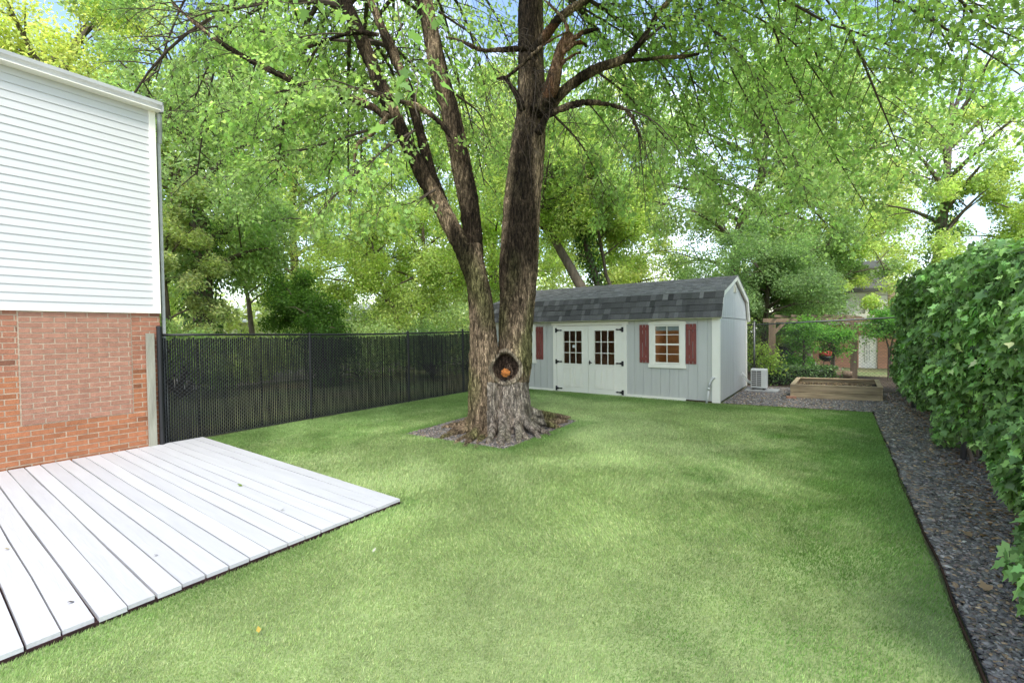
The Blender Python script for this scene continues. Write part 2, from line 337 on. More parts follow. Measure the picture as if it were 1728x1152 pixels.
for a, b, c_, d in ((-6, PY0-.015, PZ0, 1.94), (PY1+.012, 2.28, PZ0, 1.94), (-6, 2.28, 0, PZ0-.004)):
    q = bricks(a, b, c_, d, HX, False); k = len(mb.v); mb.v += q.v; mb.c += q.c; mb.f += [tuple(i+k for i in f_) for f_ in q.f]
build('brick_facing', mb, 'brick', hs, bevel=0)
build('panel_mortar', MB().box(HX-.003, HX+.002, PY0, PY1, PZ0, PZ1), 'mortar', hs)
build('infill_panel', bricks(PY0, PY1, PZ0, PZ1, HX+.006, True), 'brick', hs)['label'] = 'paler brick panel filling a former opening'
# brick return on the far side
# lap siding
mb = MB(); z = 1.945; lap = .0985; n_l = 29
for i in range(n_l):
    z0 = z+i*lap; mb.prism([(HX+.024, z0), (HX+.024, z0+.004), (HX+.014, z0+lap+.004), (HX-.02, z0+lap+.004), (HX-.02, z0)], 1, -6, 2.21)
build('siding', mb, 'siding', hs)
build('starter_strip', MB().box(HX-.02, HX+.038, -6, 2.285, 1.925, 1.947), 'white_paint', hs)
build('corner_trim', MB().box(HX-.06, HX+.040, 2.21, 2.285, 1.9475, 4.80), 'white_paint', hs, bevel=.003)
build('soffit', MB().box(HX-.02, HX+.16, -6, 2.32, 4.79, 4.80), 'white_paint', hs)
g = MB(); prof = [(HX+.17, 4.80), (HX+.25, 4.80), (HX+.262, 4.86), (HX+.29, 4.885), (HX+.29, 4.93), (HX+.282, 4.93), (HX+.278, 4.89), (HX+.25, 4.87), (HX+.24, 4.81), (HX+.17, 4.81)]
prof = [(x-.17, z_) for x, z_ in prof]
g.prism(prof, 1, -6, 2.36); g.box(HX-.01, HX+.12, 2.352, 2.362, 4.80, 4.93)
build('gutter', g, 'gutter', hs)
build('roof', MB().prism([(HX+.03, 4.92), (HX+.03, 4.945), (HX-6, 6.9), (HX-6, 6.85)], 1, -6, 2.33), 'far_roof', hs)
build('gable_wall', MB().prism([(HX-.06, 4.94), (HX-6, 4.94), (HX-6, 6.83)], 1, 2.0, 2.27), 'siding', hs)
d = MB(); d.tube([(HX+.02, 2.335, 4.79), (HX+.01, 2.34, 4.68), (HX-.06, 2.36, 4.55), (HX-.085, 2.36, 4.40)], .034, 8); d.box(HX-.12, HX-.065, 2.33, 2.37, .02, 4.40)
build('downspout', d, 'gutter', hs, bevel=.006)

# grey board between brick and fence
tag(build('wooden_board', MB().box(HX+.02, HX+.06, 2.10, 2.195, -.02, 1.64), 'weathered', bevel=.004), 'weathered grey upright board against the brick corner', 'board')

# ------------------------------------------------------------------ deck
dk = thing('deck', 'low deck of white painted boards beside the brick wall', 'deck', (-5.6, 0, 0))
mb = MB(); yb = 2.775; i = 0
while yb > -2.2:
    wv = .1345; gapw = rng.choice([.008, .009, .011, .013]) if i > 4 else .006
    wob = rng.normal(0, .0022, 6); xs = np.linspace(HX+.02, -3.33+rng.normal(0, .004), 6)
    bt = rng.uniform(.90, 1.0)
    for a in range(5):
        mb.prism([(xs[a], yb-wv+gapw+wob[a]), (xs[a+1], yb-wv+gapw+wob[a+1]), (xs[a+1], yb+wob[a+1]), (xs[a], yb+wob[a])], 2, .012, .04+rng.normal(0, .0004), (bt, bt, bt*rng.uniform(.985, 1.0)))
    yb -= .1345; i += 1
build('boards', mb, 'deck_paint', dk)
build('frame', MB().box(HX+.03, -3.35, -2.2, 2.76, -.03, .010), 'deck_dark', dk)
build('edge_board', MB().box(-3.345, -3.326, -2.2, 2.765, -.03, .016), 'deck_dark', dk)

# ------------------------------------------------------------------ black slatted chain link fence
FX = -7.98
fe = thing('chain_link_fence', 'black chain link fence filled with black privacy slats', 'fence', (FX, 6, 0))
def fz(y): return 1.60+.015*math.sin(y*.8)
for i, (y_, r_, h_) in enumerate(((2.255, .033, 1.715), (4.58, .024, 1.60), (6.95, .024, 1.62), (8.81, .024, 1.66), (10.22, .024, 1.64))):
    FX = -7.885 if i == 0 else -7.98
    p = MB().tube([(FX, y_, -.03), (FX, y_, h_)], r_, 14)
    p.tube([(FX, y_, h_), (FX, y_, h_+.018), (FX, y_, h_+.032)], [r_*1.15, r_*1.1, r_*.4], 14)
    for zz in (.3, .8, 1.3): p.tube([(FX, y_, zz-.012), (FX, y_, zz+.012)], r_*1.14, 14)
    o = build('post', p, 'black_metal', fe, smooth=False)
build('top_rail', MB().tube([(FX, y_, fz(y_)) for y_ in np.linspace(2.24, 10.25, 12)], .019, 10), 'black_metal', fe, smooth=True)
build('bottom_rail', MB().tube([(FX+.01, 2.26, .03), (FX+.01, 10.2, .03)], .008, 6), 'black_metal', fe)
mb = MB(); y_ = 2.29
while y_ < 10.2:
    near = y_ < 3.9
    wd = .0228; tz = fz(y_)-.035-(.03*rng.random() if rng.random() < .7 else .07*rng.random()); tx = rng.normal(0, .002)
    cx_ = rng.normal(0, .004); n_ = len(mb.v)
    x0 = FX-.006+rng.normal(0, .002); z0 = .02; m_ = 5
    for q in range(m_+1):
        z_ = z0+(tz-z0)*q/m_; wob = .003*math.sin(q*2.1+y_*30)
        mb.v += [(x0, y_-wd/2+wob, z_), (x0+.002, y_-wd/2+wob, z_), (x0+.002, y_+wd/2+wob, z_), (x0, y_+wd/2+wob, z_)]; mb.c += [(1, 1, 1)]*4
    for q in range(m_):
        for e0 in range(4):
            e1 = (e0+1) % 4; mb.f.append((n_+q*4+e0, n_+q*4+e1, n_+q*4+4+e1, n_+q*4+4+e0))
    t_ = n_+m_*4; mb.f.append((t_, t_+1, t_+2, t_+3))
    y_ += .0305+rng.normal(0, .0012)
build('privacy_slats', mb, 'slat', fe)
def chain(y0, y1, z0, z1, mk, step, rad, mb=None):
    mb = mb or MB(); slope = .95; hh = (z1-z0)/slope; s0 = y0-hh
    while s0 < y1:
        for sg in (1, -1):
            a0, a1 = s0, s0+hh; za, zb = (z0, z1) if sg > 0 else (z1, z0)
            if a0 < y0: f_ = (y0-a0)/hh; za = za+(zb-za)*f_; a0 = y0
            if a1 > y1: f_ = (a1-y1)/hh; zb = zb-(zb-(za))*min(1, (a1-y1)/(a1-a0)); a1 = y1
            if a1-a0 > .01: mb.bar(mk(a0, za, sg), mk(a1, zb, sg), rad, rad*.9, MKN)
        s0 += step
    return mb
MKN = (1, 0, 0)
mat('fence_wire', (.07, .07, .07), .4, .2, spec=.5)
build('wire_mesh', chain(2.27, 10.2, .03, 1.58, lambda a, z_, sg: (FX+.012+.003*sg, a, z_), .062, .0036), 'fence_wire', fe)
# ------------------------------------------------------------------ shed
SF, SB, SR, SL = 10.33, 13.9, -2.04, -8.16
sh = thing('garden_shed', 'light grey barn roof shed with white double doors and red shutters', 'shed', (-5.1, 12.1, 0))
TOP = 1.86
dx0, dx1, dz1 = -6.0, -4.2, 1.74
wins = [(-3.42, -2.84, .83, 1.71), (-7.36, -6.78, .83, 1.71)]
ops = [(dx0, dx1, -.1, dz1)]+wins
mb = MB(); xs = sorted(set([round(v_, 3) for v_ in np.arange(SR-.02, SL-.01, -.203)]+[v_ for o_ in ops for v_ in o_[:2]]+[SL+.01]))
gro = [round(v_, 3) for v_ in np.arange(SR-.02, SL-.01, -.203)]
for a, b in zip(xs[:-1], xs[1:]):
    m_ = (a+b)/2; cut = [o_ for o_ in ops if o_[0] < m_ < o_[1]]
    ga = .004 if a in gro else 0; gb = .004 if b in gro else 0
    segs = [(.05, TOP)]
    if cut: segs = [(.05, cut[0][2]), (cut[0][3], TOP)]
    for s0, s1 in segs:
        if s1-s0 > .02:
            mb.box(a+ga, b-gb, SF, SF+.012, s0, s1); mb.box(a, b, SF+.0125, SF+.04, s0, s1)
build('front_wall', mb, 'shed_siding', sh)
# side + back walls
def gable(x0, x1, name, grooves):
    mb = MB(); g0 = [10.34, 10.96, 12.12, 13.28, 13.9]
    def topz(y_):
        return float(np.interp(y_, [10.33, 10.47, 12.04, 13.62, 13.9], [2.10, 2.33, 2.81, 2.32, 1.95]))
    ys = sorted(set([round(v_, 3) for v_ in np.arange(SF+.04, SB, .203)]+[12.04, SB]))
    for a, b in zip(ys[:-1], ys[1:]):
        mb.prism([(a+.004, .03), (b-.004, .03), (b-.004, min(TOP-.012, topz(b))), (a+.004, min(TOP-.012, topz(a)))], 0, x0, x1)
        mb.prism([(a+.004, TOP), (b-.004, TOP), (b-.004, topz(b)), (a+.004, topz(a))], 0, x0+.006, x1+.012)
        mb.prism([(a, .03), (b, .03), (b, topz(b)-.003), (a, topz(a)-.003)], 0, x0-.02, x0-.0005)
    return build(name, mb, 'shed_siding_side', sh)
gable(SR-.012, SR, 'gable_wall', True); gable(SL, SL+.012, 'gable_wall', True)
mb = MB()
mb.box(SL, SR-.02, SB-.03, SB, .03, TOP)
build('back_wall', mb, 'shed_siding', sh)
inn = MB(); inn.box(SL+.05, SR-.05, SF+.06, SB-.06, .02, .04)
inn.box(SL+.05, SL+.06, SF+.06, SB-.06, .05, 1.83); inn.box(SR-.06, SR-.05, SF+.06, SB-.06, .05, 1.83)
inn.box(SL+.07, -6.6, SB-.06, SB-.05, .05, 1.83); inn.box(-3.6, SR-.07, SB-.06, SB-.05, .05, 1.83); inn.box(-6.6, -3.6, SB-.06, SB-.05, .05, 1.83)
inn.box(-4.2, -4.16, 11.7, 13.6, .05, 2.3); inn.box(-6.3, -5.5, 13.2, 13.6, .05, .9)
inn.box(SL+.05, SR-.05, SF+.65, SB-.65, 2.31, 2.33)
build('interior_lining', inn, 'interior_wood', sh)
ll = bpy.data.lights.new('interior_fill', 'AREA'); ll.energy = 9; ll.size = 1.2; ll.color = (1, .80, .58)  # added fill light that brightens the shed interior behind the panes
lo = bpy.data.objects.new('interior_fill', ll); C.objects.link(lo); lo.parent = sh; lo.location = (1.4, -.1, 2.26)
# roof shingles: profile points (y,z)
prof = [(10.11, 1.85), (10.42, 2.41), (12.04, 2.89), (13.68, 2.39), (13.97, 1.82)]
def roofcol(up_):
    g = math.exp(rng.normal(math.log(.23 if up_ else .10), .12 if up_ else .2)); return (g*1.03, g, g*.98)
mb = MB(); RX0, RX1 = SL-.10, SR+.10
mb2 = MB()
for k in range(4):
    (ya, za), (yb_, zb) = prof[k], prof[k+1]; Ln = math.hypot(yb_-ya, zb-za); nr = max(1, round(Ln/(.172 if k in (0, 3) else .118))); t = np.array([yb_-ya, zb-za])/Ln; nn = np.array([-t[1], t[0]])
    if k >= 2: pass
    mb2.prism([(ya, za), (yb_, zb), (yb_-nn[0]*.03, zb-nn[1]*.03), (ya-nn[0]*.03, za-nn[1]*.03)], 0, RX0+.01, RX1-.01)
    for r_ in range(nr):
        s0, s1 = Ln*r_/nr, Ln*(r_+1)/nr
        th0, th1 = (.016, .004) if k < 2 else (.004, .016)
        q0 = np.array([ya, za])+t*s0; q1 = np.array([ya, za])+t*s1
        x = RX0-rng.random()*.2
        while x < RX1:
            w_ = rng.choice([.08, .12, .16]); a, b = max(x, RX0), min(x+w_, RX1); x += w_
            if b-a < .01: continue
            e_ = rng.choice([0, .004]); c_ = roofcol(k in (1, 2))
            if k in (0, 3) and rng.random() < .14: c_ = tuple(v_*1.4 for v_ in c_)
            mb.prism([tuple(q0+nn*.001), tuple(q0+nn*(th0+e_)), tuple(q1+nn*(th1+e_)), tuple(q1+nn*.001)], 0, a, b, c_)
rf = build('roof', mb, 'shingle', sh)
build('roof_deck', mb2, 'white_paint', rf)
# gambrel trim along both gable ends
for xx0, xx1 in ((SR+.035, SR+.085), (SL-.085, SL-.035)):
    tr = MB()
    pin = [(10.115, 1.85), (10.425, 2.40), (12.04, 2.878), (13.675, 2.38), (13.965, 1.82)]
    inn_ = [(10.19, 1.82), (10.48, 2.32), (12.04, 2.785), (13.60, 2.31), (13.87, 1.79)]
    for k in range(4): tr.prism([pin[k], pin[k+1], inn_[k+1], inn_[k]], 0, xx0, xx1)
    build('rake_trim', tr, 'white_paint', sh)
build('soffit', MB().box(SL, SR+.03, 10.135, SF+.01, 1.845, 1.858), 'white_paint', sh)
# gable vent
v = MB().prism([(11.95, 2.48), (12.17, 2.48), (12.17, 2.62), (12.06, 2.70), (11.95, 2.62)], 0, SR+.014, SR+.03)
ve = build('gable_vent', v, 'white_paint', sh)
mb = MB()
for z_ in np.arange(2.495, 2.63, .033): mb.prism([(SR+.031, z_), (SR+.060, z_), (SR+.031, z_+.022)], 1, 11.96, 12.16)
build('vent_louvre', mb, 'white_paint', ve)
# trims
build('corner_trim', MB().box(SR-.135, SR+.004, SF-.022, SF-.001, .02, TOP-.01).box(SR+.0045, SR+.024, SF-.022, SF+.06, .02, TOP-.01), 'white_paint', sh, bevel=.003)
build('corner_trim', MB().box(SR+.001, SR+.022, SB-.07, SB+.01, .02, TOP-.01), 'white_paint', sh, bevel=.003)
build('corner_trim', MB().box(SL-.01, SL+.12, SF-.022, SF-.001, .02, TOP-.01), 'white_paint', sh, bevel=.003)
build('skirt_board', MB().box(-4.08, -2.72, SF-.016, SF-.001, .0, .072), 'white_paint', sh)
build('skirt_board', MB().box(SL+.12, -6.13, SF-.016, SF-.001, .0, .072), 'white_paint', sh)
build('skirt_board', MB().box(-2.72, SR-.14, SF-.002, SF+.03, -.02, .048), 'rust', sh)
fr = MB().box(-6.12, -6.01, SF-.024, SF-.001, .0, 1.735).box(-4.19, -4.08, SF-.024, SF-.001, .0, 1.735).box(-6.16, -4.04, SF-.034, SF-.001, 1.737, 1.815)
build('door_frame', fr, 'white_paint', sh, bevel=.003)
def door(x0, x1, hingeside):
    dr = MB(); gx0 = x0+.175+(.03 if hingeside > 0 else 0); gx1 = gx0+.53; gz0, gz1 = .76, 1.60; yf = SF-.012; yb2 = SF+.03
    z0, z1 = .02, 1.728
    dr.box(x0, gx0, yf, yb2, z0, z1).box(gx1, x1, yf, yb2, z0, z1).box(gx0, gx1, yf, yb2, gz1, z1).box(gx0, gx1, yf, yb2, z0, gz0)
    o = build('door', dr, 'white_paint', sh, bevel=.002); 
    pn = MB()
    for px0 in (gx0+.0, gx0+.31):
        px1 = px0+.22
        for a, b, c_, d in ((px0, px0+.016, .16, .66), (px1-.016, px1, .16, .66), (px0+.016, px1-.016, .16, .176), (px0+.016, px1-.016, .644, .66)): pn.box(a, b, yf-.016, yf-.0005, c_, d)
        pn.box(px0+.04, px1-.04, yf-.014, yf-.0005, .195, .625)
    build('raised_panel', pn, 'white_paint', o, bevel=.003)
    mu = MB().box(gx0-.022, gx0+.002, yf-.014, yf-.0005, gz0-.022, gz1+.022).box(gx1-.002, gx1+.022, yf-.014, yf-.0005, gz0-.022, gz1+.022).box(gx0+.002, gx1-.002, yf-.014, yf-.0005, gz1, gz1+.022).box(gx0+.002, gx1-.002, yf-.014, yf-.0005, gz0-.022, gz0)
    for k in (1, 2):
        xm = gx0+(gx1-gx0)*k/3; mu.box(xm-.009, xm+.009, yf-.006, yf+.012, gz0, gz1)
        zm = gz0+(gz1-gz0)*k/3; mu.box(gx0, gx1, yf-.004, yf+.010, zm-.009, zm+.009)
    build('glazing_bars', mu, 'white_paint', o)
    build('pane', MB().box(gx0, gx1, yf+.014, yf+.018, gz0, gz1), 'glass', o)
    for z_ in (1.62, .80, .10):
        h = MB(); xh = x0-.018 if hingeside > 0 else x1+.018; s = hingeside
        h.box(xh-.022, xh+.022, SF-.034, SF-.0245, z_-.06, z_+.06); h.tube([(xh+s*.024, SF-.036, z_-.055), (xh+s*.024, SF-.036, z_+.055)], .009, 8)
        h.prism([(xh+s*.03, z_-.028), (xh+s*.10, z_-.013), (xh+s*.15, z_-.02), (xh+s*.19, z_), (xh+s*.15, z_+.02), (xh+s*.10, z_+.013), (xh+s*.03, z_+.028)], 1, SF-.030, SF-.0225)
        build('hinge', h, 'black_metal', o)
    return o
d1 = door(-6.005, -5.102, 1); d2 = door(-5.094, -4.195, -1)
hd = MB().prism([(-5.055, .74), (-5.02, .80), (-5.055, .86), (-5.075, .80)], 1, SF-.03, SF-.0125).tube([(-5.05, SF-.03, .80), (-5.05, SF-.06, .80), (-4.97, SF-.062, .80)], .010, 8)
build('handle', hd, 'black_metal', d2)
tag(build('sticker', MB().box(-5.55, -5.47, SF+.0, SF+.001, 1.17, 1.24), 'plastic_white', d1))
def window(x0, x1, z0, z1):
    f = MB(); y1_ = SF-.001
    f.box(x0-.115, x0+.0, SF-.028, y1_, z0-.01, z1+.005).box(x1, x1+.115, SF-.028, y1_, z0-.01, z1+.005).box(x0-.135, x1+.135, SF-.04, y1_, z0-.095, z0-.011)
    xm = (x0+x1)/2; pts = [(x0-.135, z1+.006), (x1+.135, z1+.006), (x1+.135, z1+.05)]+[(xm+(x1-xm+.135)*math.cos(t), z1+.05+.045*math.sin(t)) for t in np.linspace(.15, math.pi-.15, 9)]+[(x0-.135, z1+.05)]
    f.prism(pts, 1, SF-.036, y1_)
    o = build('window', f, 'white_paint', sh, bevel=.003)
    s = MB(); ys0, ys1 = SF-.012, SF+.012; zm = (z0+z1)/2
    s.box(x0, x0+.022, ys0, ys1, z0, z1).box(x1-.022, x1, ys0, ys1, z0, z1).box(x0+.022, x1-.022, ys0, ys1, z1-.03, z1).box(x0+.022, x1-.022, ys0, ys1, z0, z0+.03).box(x0+.022, x1-.022, ys0, ys1, zm-.018, zm+.018)
    s.box(xm-.008, xm+.008, ys0+.002, ys1-.006, z0+.03, z1-.03)
    for zz in ((z0+zm)/2, (z1+zm)/2): s.box(x0+.022, x1-.022, ys0+.004, ys1-.008, zz-.008, zz+.008)
    build('sash', s, 'white_paint', o)
    build('pane', MB().box(x0, x1, SF+.013, SF+.016, z0, z1), 'glass', o)
    build('blind', MB().box(x0+.02, x1-.02, SF+.045, SF+.055, z1-.13, z1), 'gutter', o)
for w_ in wins: window(*w_)
def shutter(x0, x1, sg):
    z0, z1 = .84, 1.725; s = MB(); bw = (x1-x0-.026)/3
    for k in range(3): a = x0+k*(bw+.013); s.box(a, a+bw, SF-.020, SF-.002, z0, z1)
    s.box(x0+.003, x1-.003, SF-.034, SF-.0205, z1-.13, z1-.06).box(x0+.003, x1-.003, SF-.034, SF-.0205, z0+.06, z0+.13)
    a, b = ((x0+.03, z0+.135), (x1-.03, z1-.135)) if sg > 0 else ((x1-.03, z0+.135), (x0+.03, z1-.135))
    s.bar((a[0], SF-.0275, a[1]), (b[0], SF-.0275, b[1]), .05, .013)
    build('shutter', s, 'shutter', sh, bevel=.002)
for w_ in wins: shutter(w_[0]-.345, w_[0]-.125, -1); shutter(w_[1]+.125, w_[1]+.345, 1)
# pipe at the shed corner
tag(build('drain_pipe', MB().tube([(-2.12, SF+.0, .55), (-2.14, SF-.05, .56), (-2.17, SF-.085, .53), (-2.20, SF-.095, .45), (-2.22, SF-.10, .35)], .024, 12).tube([(-2.219, SF-.10, .355), (-2.221, SF-.10, .30)], .029, 12).tube([(-2.221, SF-.10, .30), (-2.27, SF-.115, -.02)], .022, 12), 'pvc', smooth=True), 'bent grey plastic pipe leaving the shed wall by its corner', 'pipe')

# ------------------------------------------------------------------ AC unit
AX, AY = -1.80, 12.95
tag(build('concrete_pad', MB().box(AX-.12, AX+.62, AY-.17, AY+.42, -.03, .045), 'concrete', bevel=.006), 'pale square pad under the white outdoor unit', 'pad')
ac = thing('air_conditioner', 'white outdoor air conditioning unit beside the shed', 'air conditioner', (AX, AY, .045))
b = MB().box(AX, AX+.36, AY, AY+.27, .085, .57)
body = build('casing', b, 'plastic_white', ac, bevel=.012)
gr = MB().box(AX+.02, AX+.24, AY-.006, AY-.001, .12, .54)
gp = build('fan_opening', gr, 'dark_grille', body)
s = MB()
for z_ in np.linspace(.13, .53, 9): s.box(AX+.012, AX+.248, AY-.02, AY-.0065, z_-.008, z_+.008)
for x_ in (AX+.012, AX+.13, AX+.240): s.box(x_, x_+.008, AY-.018, AY-.0068, .12, .54)
build('grille', s, 'plastic_white', body)
build('foot', MB().box(AX+.04, AX+.09, AY-.03, AY+.3, .0455, .084), 'dark_grille', ac); build('foot', MB().box(AX+.27, AX+.32, AY-.03, AY+.3, .0455, .084), 'dark_grille', ac)
h = MB()
for k in (0, 1): h.tube([(SR+.03, AY+.05+.05*k, .46-.06*k), (SR+.09, AY+.03, .40-.07*k), (AX-.08, AY+.06, .27-.05*k), (AX+.0, AY+.10, .22-.03*k)], .017, 8)
build('hose', h, 'plastic_white', ac, smooth=True)

# ------------------------------------------------------------------ raised bed
BP = [(-.865, 12.08), (.80, 12.44), (.83, 14.25), (-.85, 13.95)]
def quadring(mb, pts, z0, z1, t):
    n = len(pts)
    for i in range(n):
        a = np.array(pts[i]); b = np.array(pts[(i+1) % n]); d = (b-a)/np.linalg.norm(b-a); nrm = np.array([d[1], -d[0]])*t
        a2 = a-d*0; b2 = b-d*t*1.02
        mb.prism([tuple(a2), tuple(b2), tuple(b2-nrm), tuple(a2-nrm)], 2, z0, z1)
bp = BP
rb = thing('raised_bed', 'empty wooden raised garden bed on the gravel', 'planter', (-.2, 13.0, 0))
for z0, z1 in ((.0, .140), (.150, .295)):
    mb = MB(); quadring(mb, bp, z0, z1, .04); build('board_course', mb, 'bed_wood', rb, bevel=.004)
mb = MB(); cb = np.mean(bp, axis=0)
po = [tuple(np.array(p_)+(np.array(p_)-cb)*.01) for p_ in bp]; pi_ = [tuple(np.array(p_)+(cb-np.array(p_))*.1) for p_ in bp]
for i in range(4): j = (i+1) % 4; mb.prism([po[i], po[j], pi_[j], pi_[i]], 2, .296, .314)
build('cap_rail', mb, 'bed_wood', rb, bevel=.003)
build('soil_fill', MB().prism([tuple(np.array(p_)+(cb-np.array(p_))*.06) for p_ in bp], 2, .02, .20), 'soil', rb)
q = []; 
while len(q) < 1500:
    a, b = rng.random(2); p_ = np.array(bp[0])+(np.array(bp[1])-bp[0])*a*.94+(np.array(bp[3])-bp[0])*b*.94; q.append((*((p_-cb)*.93+cb), .205))
q = np.array(q); n = len(q)
leaf_cloud('leaf_litter', q, unit(rng.normal(0, 1, (n, 3))*[1, 1, .3]), np.tile([0, 0, 1.], (n, 1))+rng.normal(0, .4, (n, 3)), rng.uniform(.03, .06, n), np.array([.26, .19, .11])*np.exp(rng.normal(0, .5, (n, 1))), 'dry_leaf', OVAL, rb)
br = MB().box(-.19, 0, 0, .10, 0, .06); o = build('brick', br, 'far_brick', local=True, bevel=.004); o.location = (-.74, 11.97, -.005); o.rotation_euler.z = .25
tag(o, 'single loose red brick at the front corner of the raised bed', 'brick')
# ------------------------------------------------------------------ foliage helpers
def bez(a, b, c, d, n):
    t = np.linspace(0, 1, n)[:, None]; a, b, c, d = map(np.array, (a, b, c, d))
    return (1-t)**3*a+3*(1-t)**2*t*b+3*(1-t)*t*t*c+t**3*d
def spray(limb, wood, out, start=.3, step=.3, sec=(1.0, 1.9), twig=(.35, .6), leaves=14, droop=.35, rt_=.014):
    """side branches and twigs off a limb path; appends leaf positions and directions"""
    seg = np.linalg.norm(np.diff(limb, axis=0), axis=1); cum = np.concatenate([[0], np.cumsum(seg)]); Lt = cum[-1]
    s = Lt*start; side = 1
    while s < Lt*.999:
        p = np.array([np.interp(s, cum, limb[:, k]) for k in range(3)]); q = np.array([np.interp(min(Lt, s+.1), cum, limb[:, k]) for k in range(3)])
        d = unit(q-p+1e-6); h = unit(np.cross(d, [0, 0, 1.])); side = -side
        f = 1-.45*(s/Lt)
        dr = unit(d*rng.uniform(.5, .9)+h*side*rng.uniform(.6, 1.0)+np.array([0, 0, rng.uniform(-.35, .25)])); ln = rng.uniform(*sec)*f
        c3 = p+dr*ln+np.array([0, 0, -droop*ln*rng.uniform(.4, 1.4)])
        path = bez(p, p+dr*ln*.35, p+dr*ln*.7+np.array([0, 0, -droop*ln*.15]), c3, 6)
        wood.tube(path, np.linspace(rt_, .003, 6), 4, cap=False)
        nt_ = max(3, int(ln/.16)); sd2 = 1
        for k in range(nt_):
            t = .2+.8*(k+1)/nt_; pp = np.array([np.interp(t*5, range(6), path[:, m]) for m in range(3)])
            dd = unit(path[-1]-path[2]); hh = unit(np.cross(dd, [0, 0, 1.])); sd2 = -sd2
            td = unit(dd*rng.uniform(.4, 1)+hh*sd2*rng.uniform(.4, 1)+np.array([0, 0, rng.uniform(-.6, .2)])); tl = rng.uniform(*twig)
            e_ = pp+td*tl+np.array([0, 0, -.25*tl]); m_ = (pp+e_)/2+np.array([0, 0, .04])
            wood.tube([pp, m_, e_], [.0035, .003, .0018], 3, cap=False)
            for j in range(leaves):
                u = rng.uniform(.15, 1.05); lp = pp*(1-u)+e_*u+rng.normal(0, .05, 3)
                out[0].append(lp); out[1].append(unit(td+rng.normal(0, .7, 3)+np.array([0, 0, -.35]))); out[2].append(unit(np.array([0, 0, 1.])+rng.normal(0, .5, 3)))
        s += step*rng.uniform(.7, 1.3)

# ------------------------------------------------------------------ the big maple
mp_ = thing('maple_tree', 'big twin stemmed maple with a hollow, standing in the gravel square', 'tree', (-4.35, 5.85, 0))
D0 = 7.35
def W(path, dep): return [P(x, y, dep+(q[0] if q else 0)) for x, y, *q in path]
tb = MB()
def stem(path, widths, dep, seg=18):
    pts = np.array(W(path, dep)); k = len(pts); t = np.linspace(0, k-1, (k-1)*5+1)
    # smooth by Catmull-like interpolation
    sp = []
    for u in t:
        i = min(int(u), k-2); f = u-i; p0, p1, p2, p3 = pts[max(i-1, 0)], pts[i], pts[i+1], pts[min(i+2, k-1)]
        sp.append(.5*((2*p1)+(-p0+p2)*f+(2*p0-5*p1+4*p2-p3)*f*f+(-p0+3*p1-3*p2+p3)*f**3))
    r_ = np.interp(t, range(k), [w_/2*dep/F_ for w_ in widths]); tb.tube(sp, r_, seg); return np.array(sp)
A = stem([(866, 750), (863, 700), (861, 650), (868, 605), (870, 562), (873, 510), (875, 450), (881, 350), (889, 260), (896, 200), (896, 120), (895, 40), (896, -60), (900, -200), (915, -360)], [82, 68, 62, 56, 53, 57, 61, 60, 56, 50, 43, 40, 39, 32, 22], D0)
B = stem([(822, 750), (818, 690), (817, 640), (817, 600), (815, 560), (809, 500), (799, 450), (794, 415)], [64, 54, 49, 49, 42, 37, 34, 33], D0-.15)
B2 = stem([(801, 470), (797, 400), (791, 340), (776, 270), (760, 190), (738, 110), (722, 30), (700, -70), (670, -200)], [28, 31, 32, 31, 30, 29, 26, 22, 16], D0)
B1 = stem([(794, 460), (776, 410), (755, 370), (728, 322), (700, 270), (672, 210), (640, 140), (612, 70), (585, 10), (540, -80), (480, -190)], [24, 26, 26, 25, 23, 22, 22, 21, 19, 16, 11], D0-.2)
B1b = stem([(744, 340), (728, 295), (714, 245), (702, 200), (690, 150), (670, 105), (650, 60), (628, 10), (590, -70), (540, -160)], [20, 17, 15, 15, 14, 14, 14, 12, 10, 8], D0-.1, 12)
roots = [((815, 690), (775, 722), (738, 742), -.2), ((812, 700), (785, 735), (765, 752), -.35), ((825, 700), (812, 738), (800, 762), -.5), ((835, 690), (838, 725), (822, 752), -.55), ((855, 690), (855, 725), (858, 750), -.5), ((868, 690), (875, 725), (893, 745), -.5),
         ((890, 690), (902, 715), (930, 735), -.3), ((898, 685), (915, 705), (945, 722), -.1), ((860, 690), (846, 725), (838, 748), -.6), ((895, 690), (930, 700), (960, 712), .3), ((810, 690), (780, 705), (745, 722), .3)]
roots += [((815, 670), (790, 720), (752, 733), -.1), ((820, 680), (797, 735), (782, 757), -.45), ((880, 680), (905, 722), (912, 742), -.4), ((893, 670), (908, 705), (965, 704), .2), ((850, 670), (842, 735), (846, 757), -.6), ((872, 680), (880, 730), (875, 752), -.5)]
for a, b, c_, dz in roots:
    a = (a[0], a[1]+22); b = (b[0]*.5+c_[0]*.5, b[1]*.5+c_[1]*.5)
    p0 = P(*a, D0+dz*.5); p1 = P(*b, D0+dz*.8); g0 = P(*c_, 1)-np.array([0, 0, EYE]); p2 = np.array([0, 0, EYE])+g0*(EYE/-g0[2]); p2[2] = -.03
    dirx = p2-p1; p1 = p1*.6+(p0*.5+p2*.5)*.4; p1[2] = min(p1[2], .11); 
    path = bez(p0, p0*.4+p1*.6-[0, 0, .05], p1*.6+p2*.4+[0, 0, .055], p2, 9); tb.tube(path, [.072, .070, .064, .056, .048, .042, .037, .032, .022], 10)
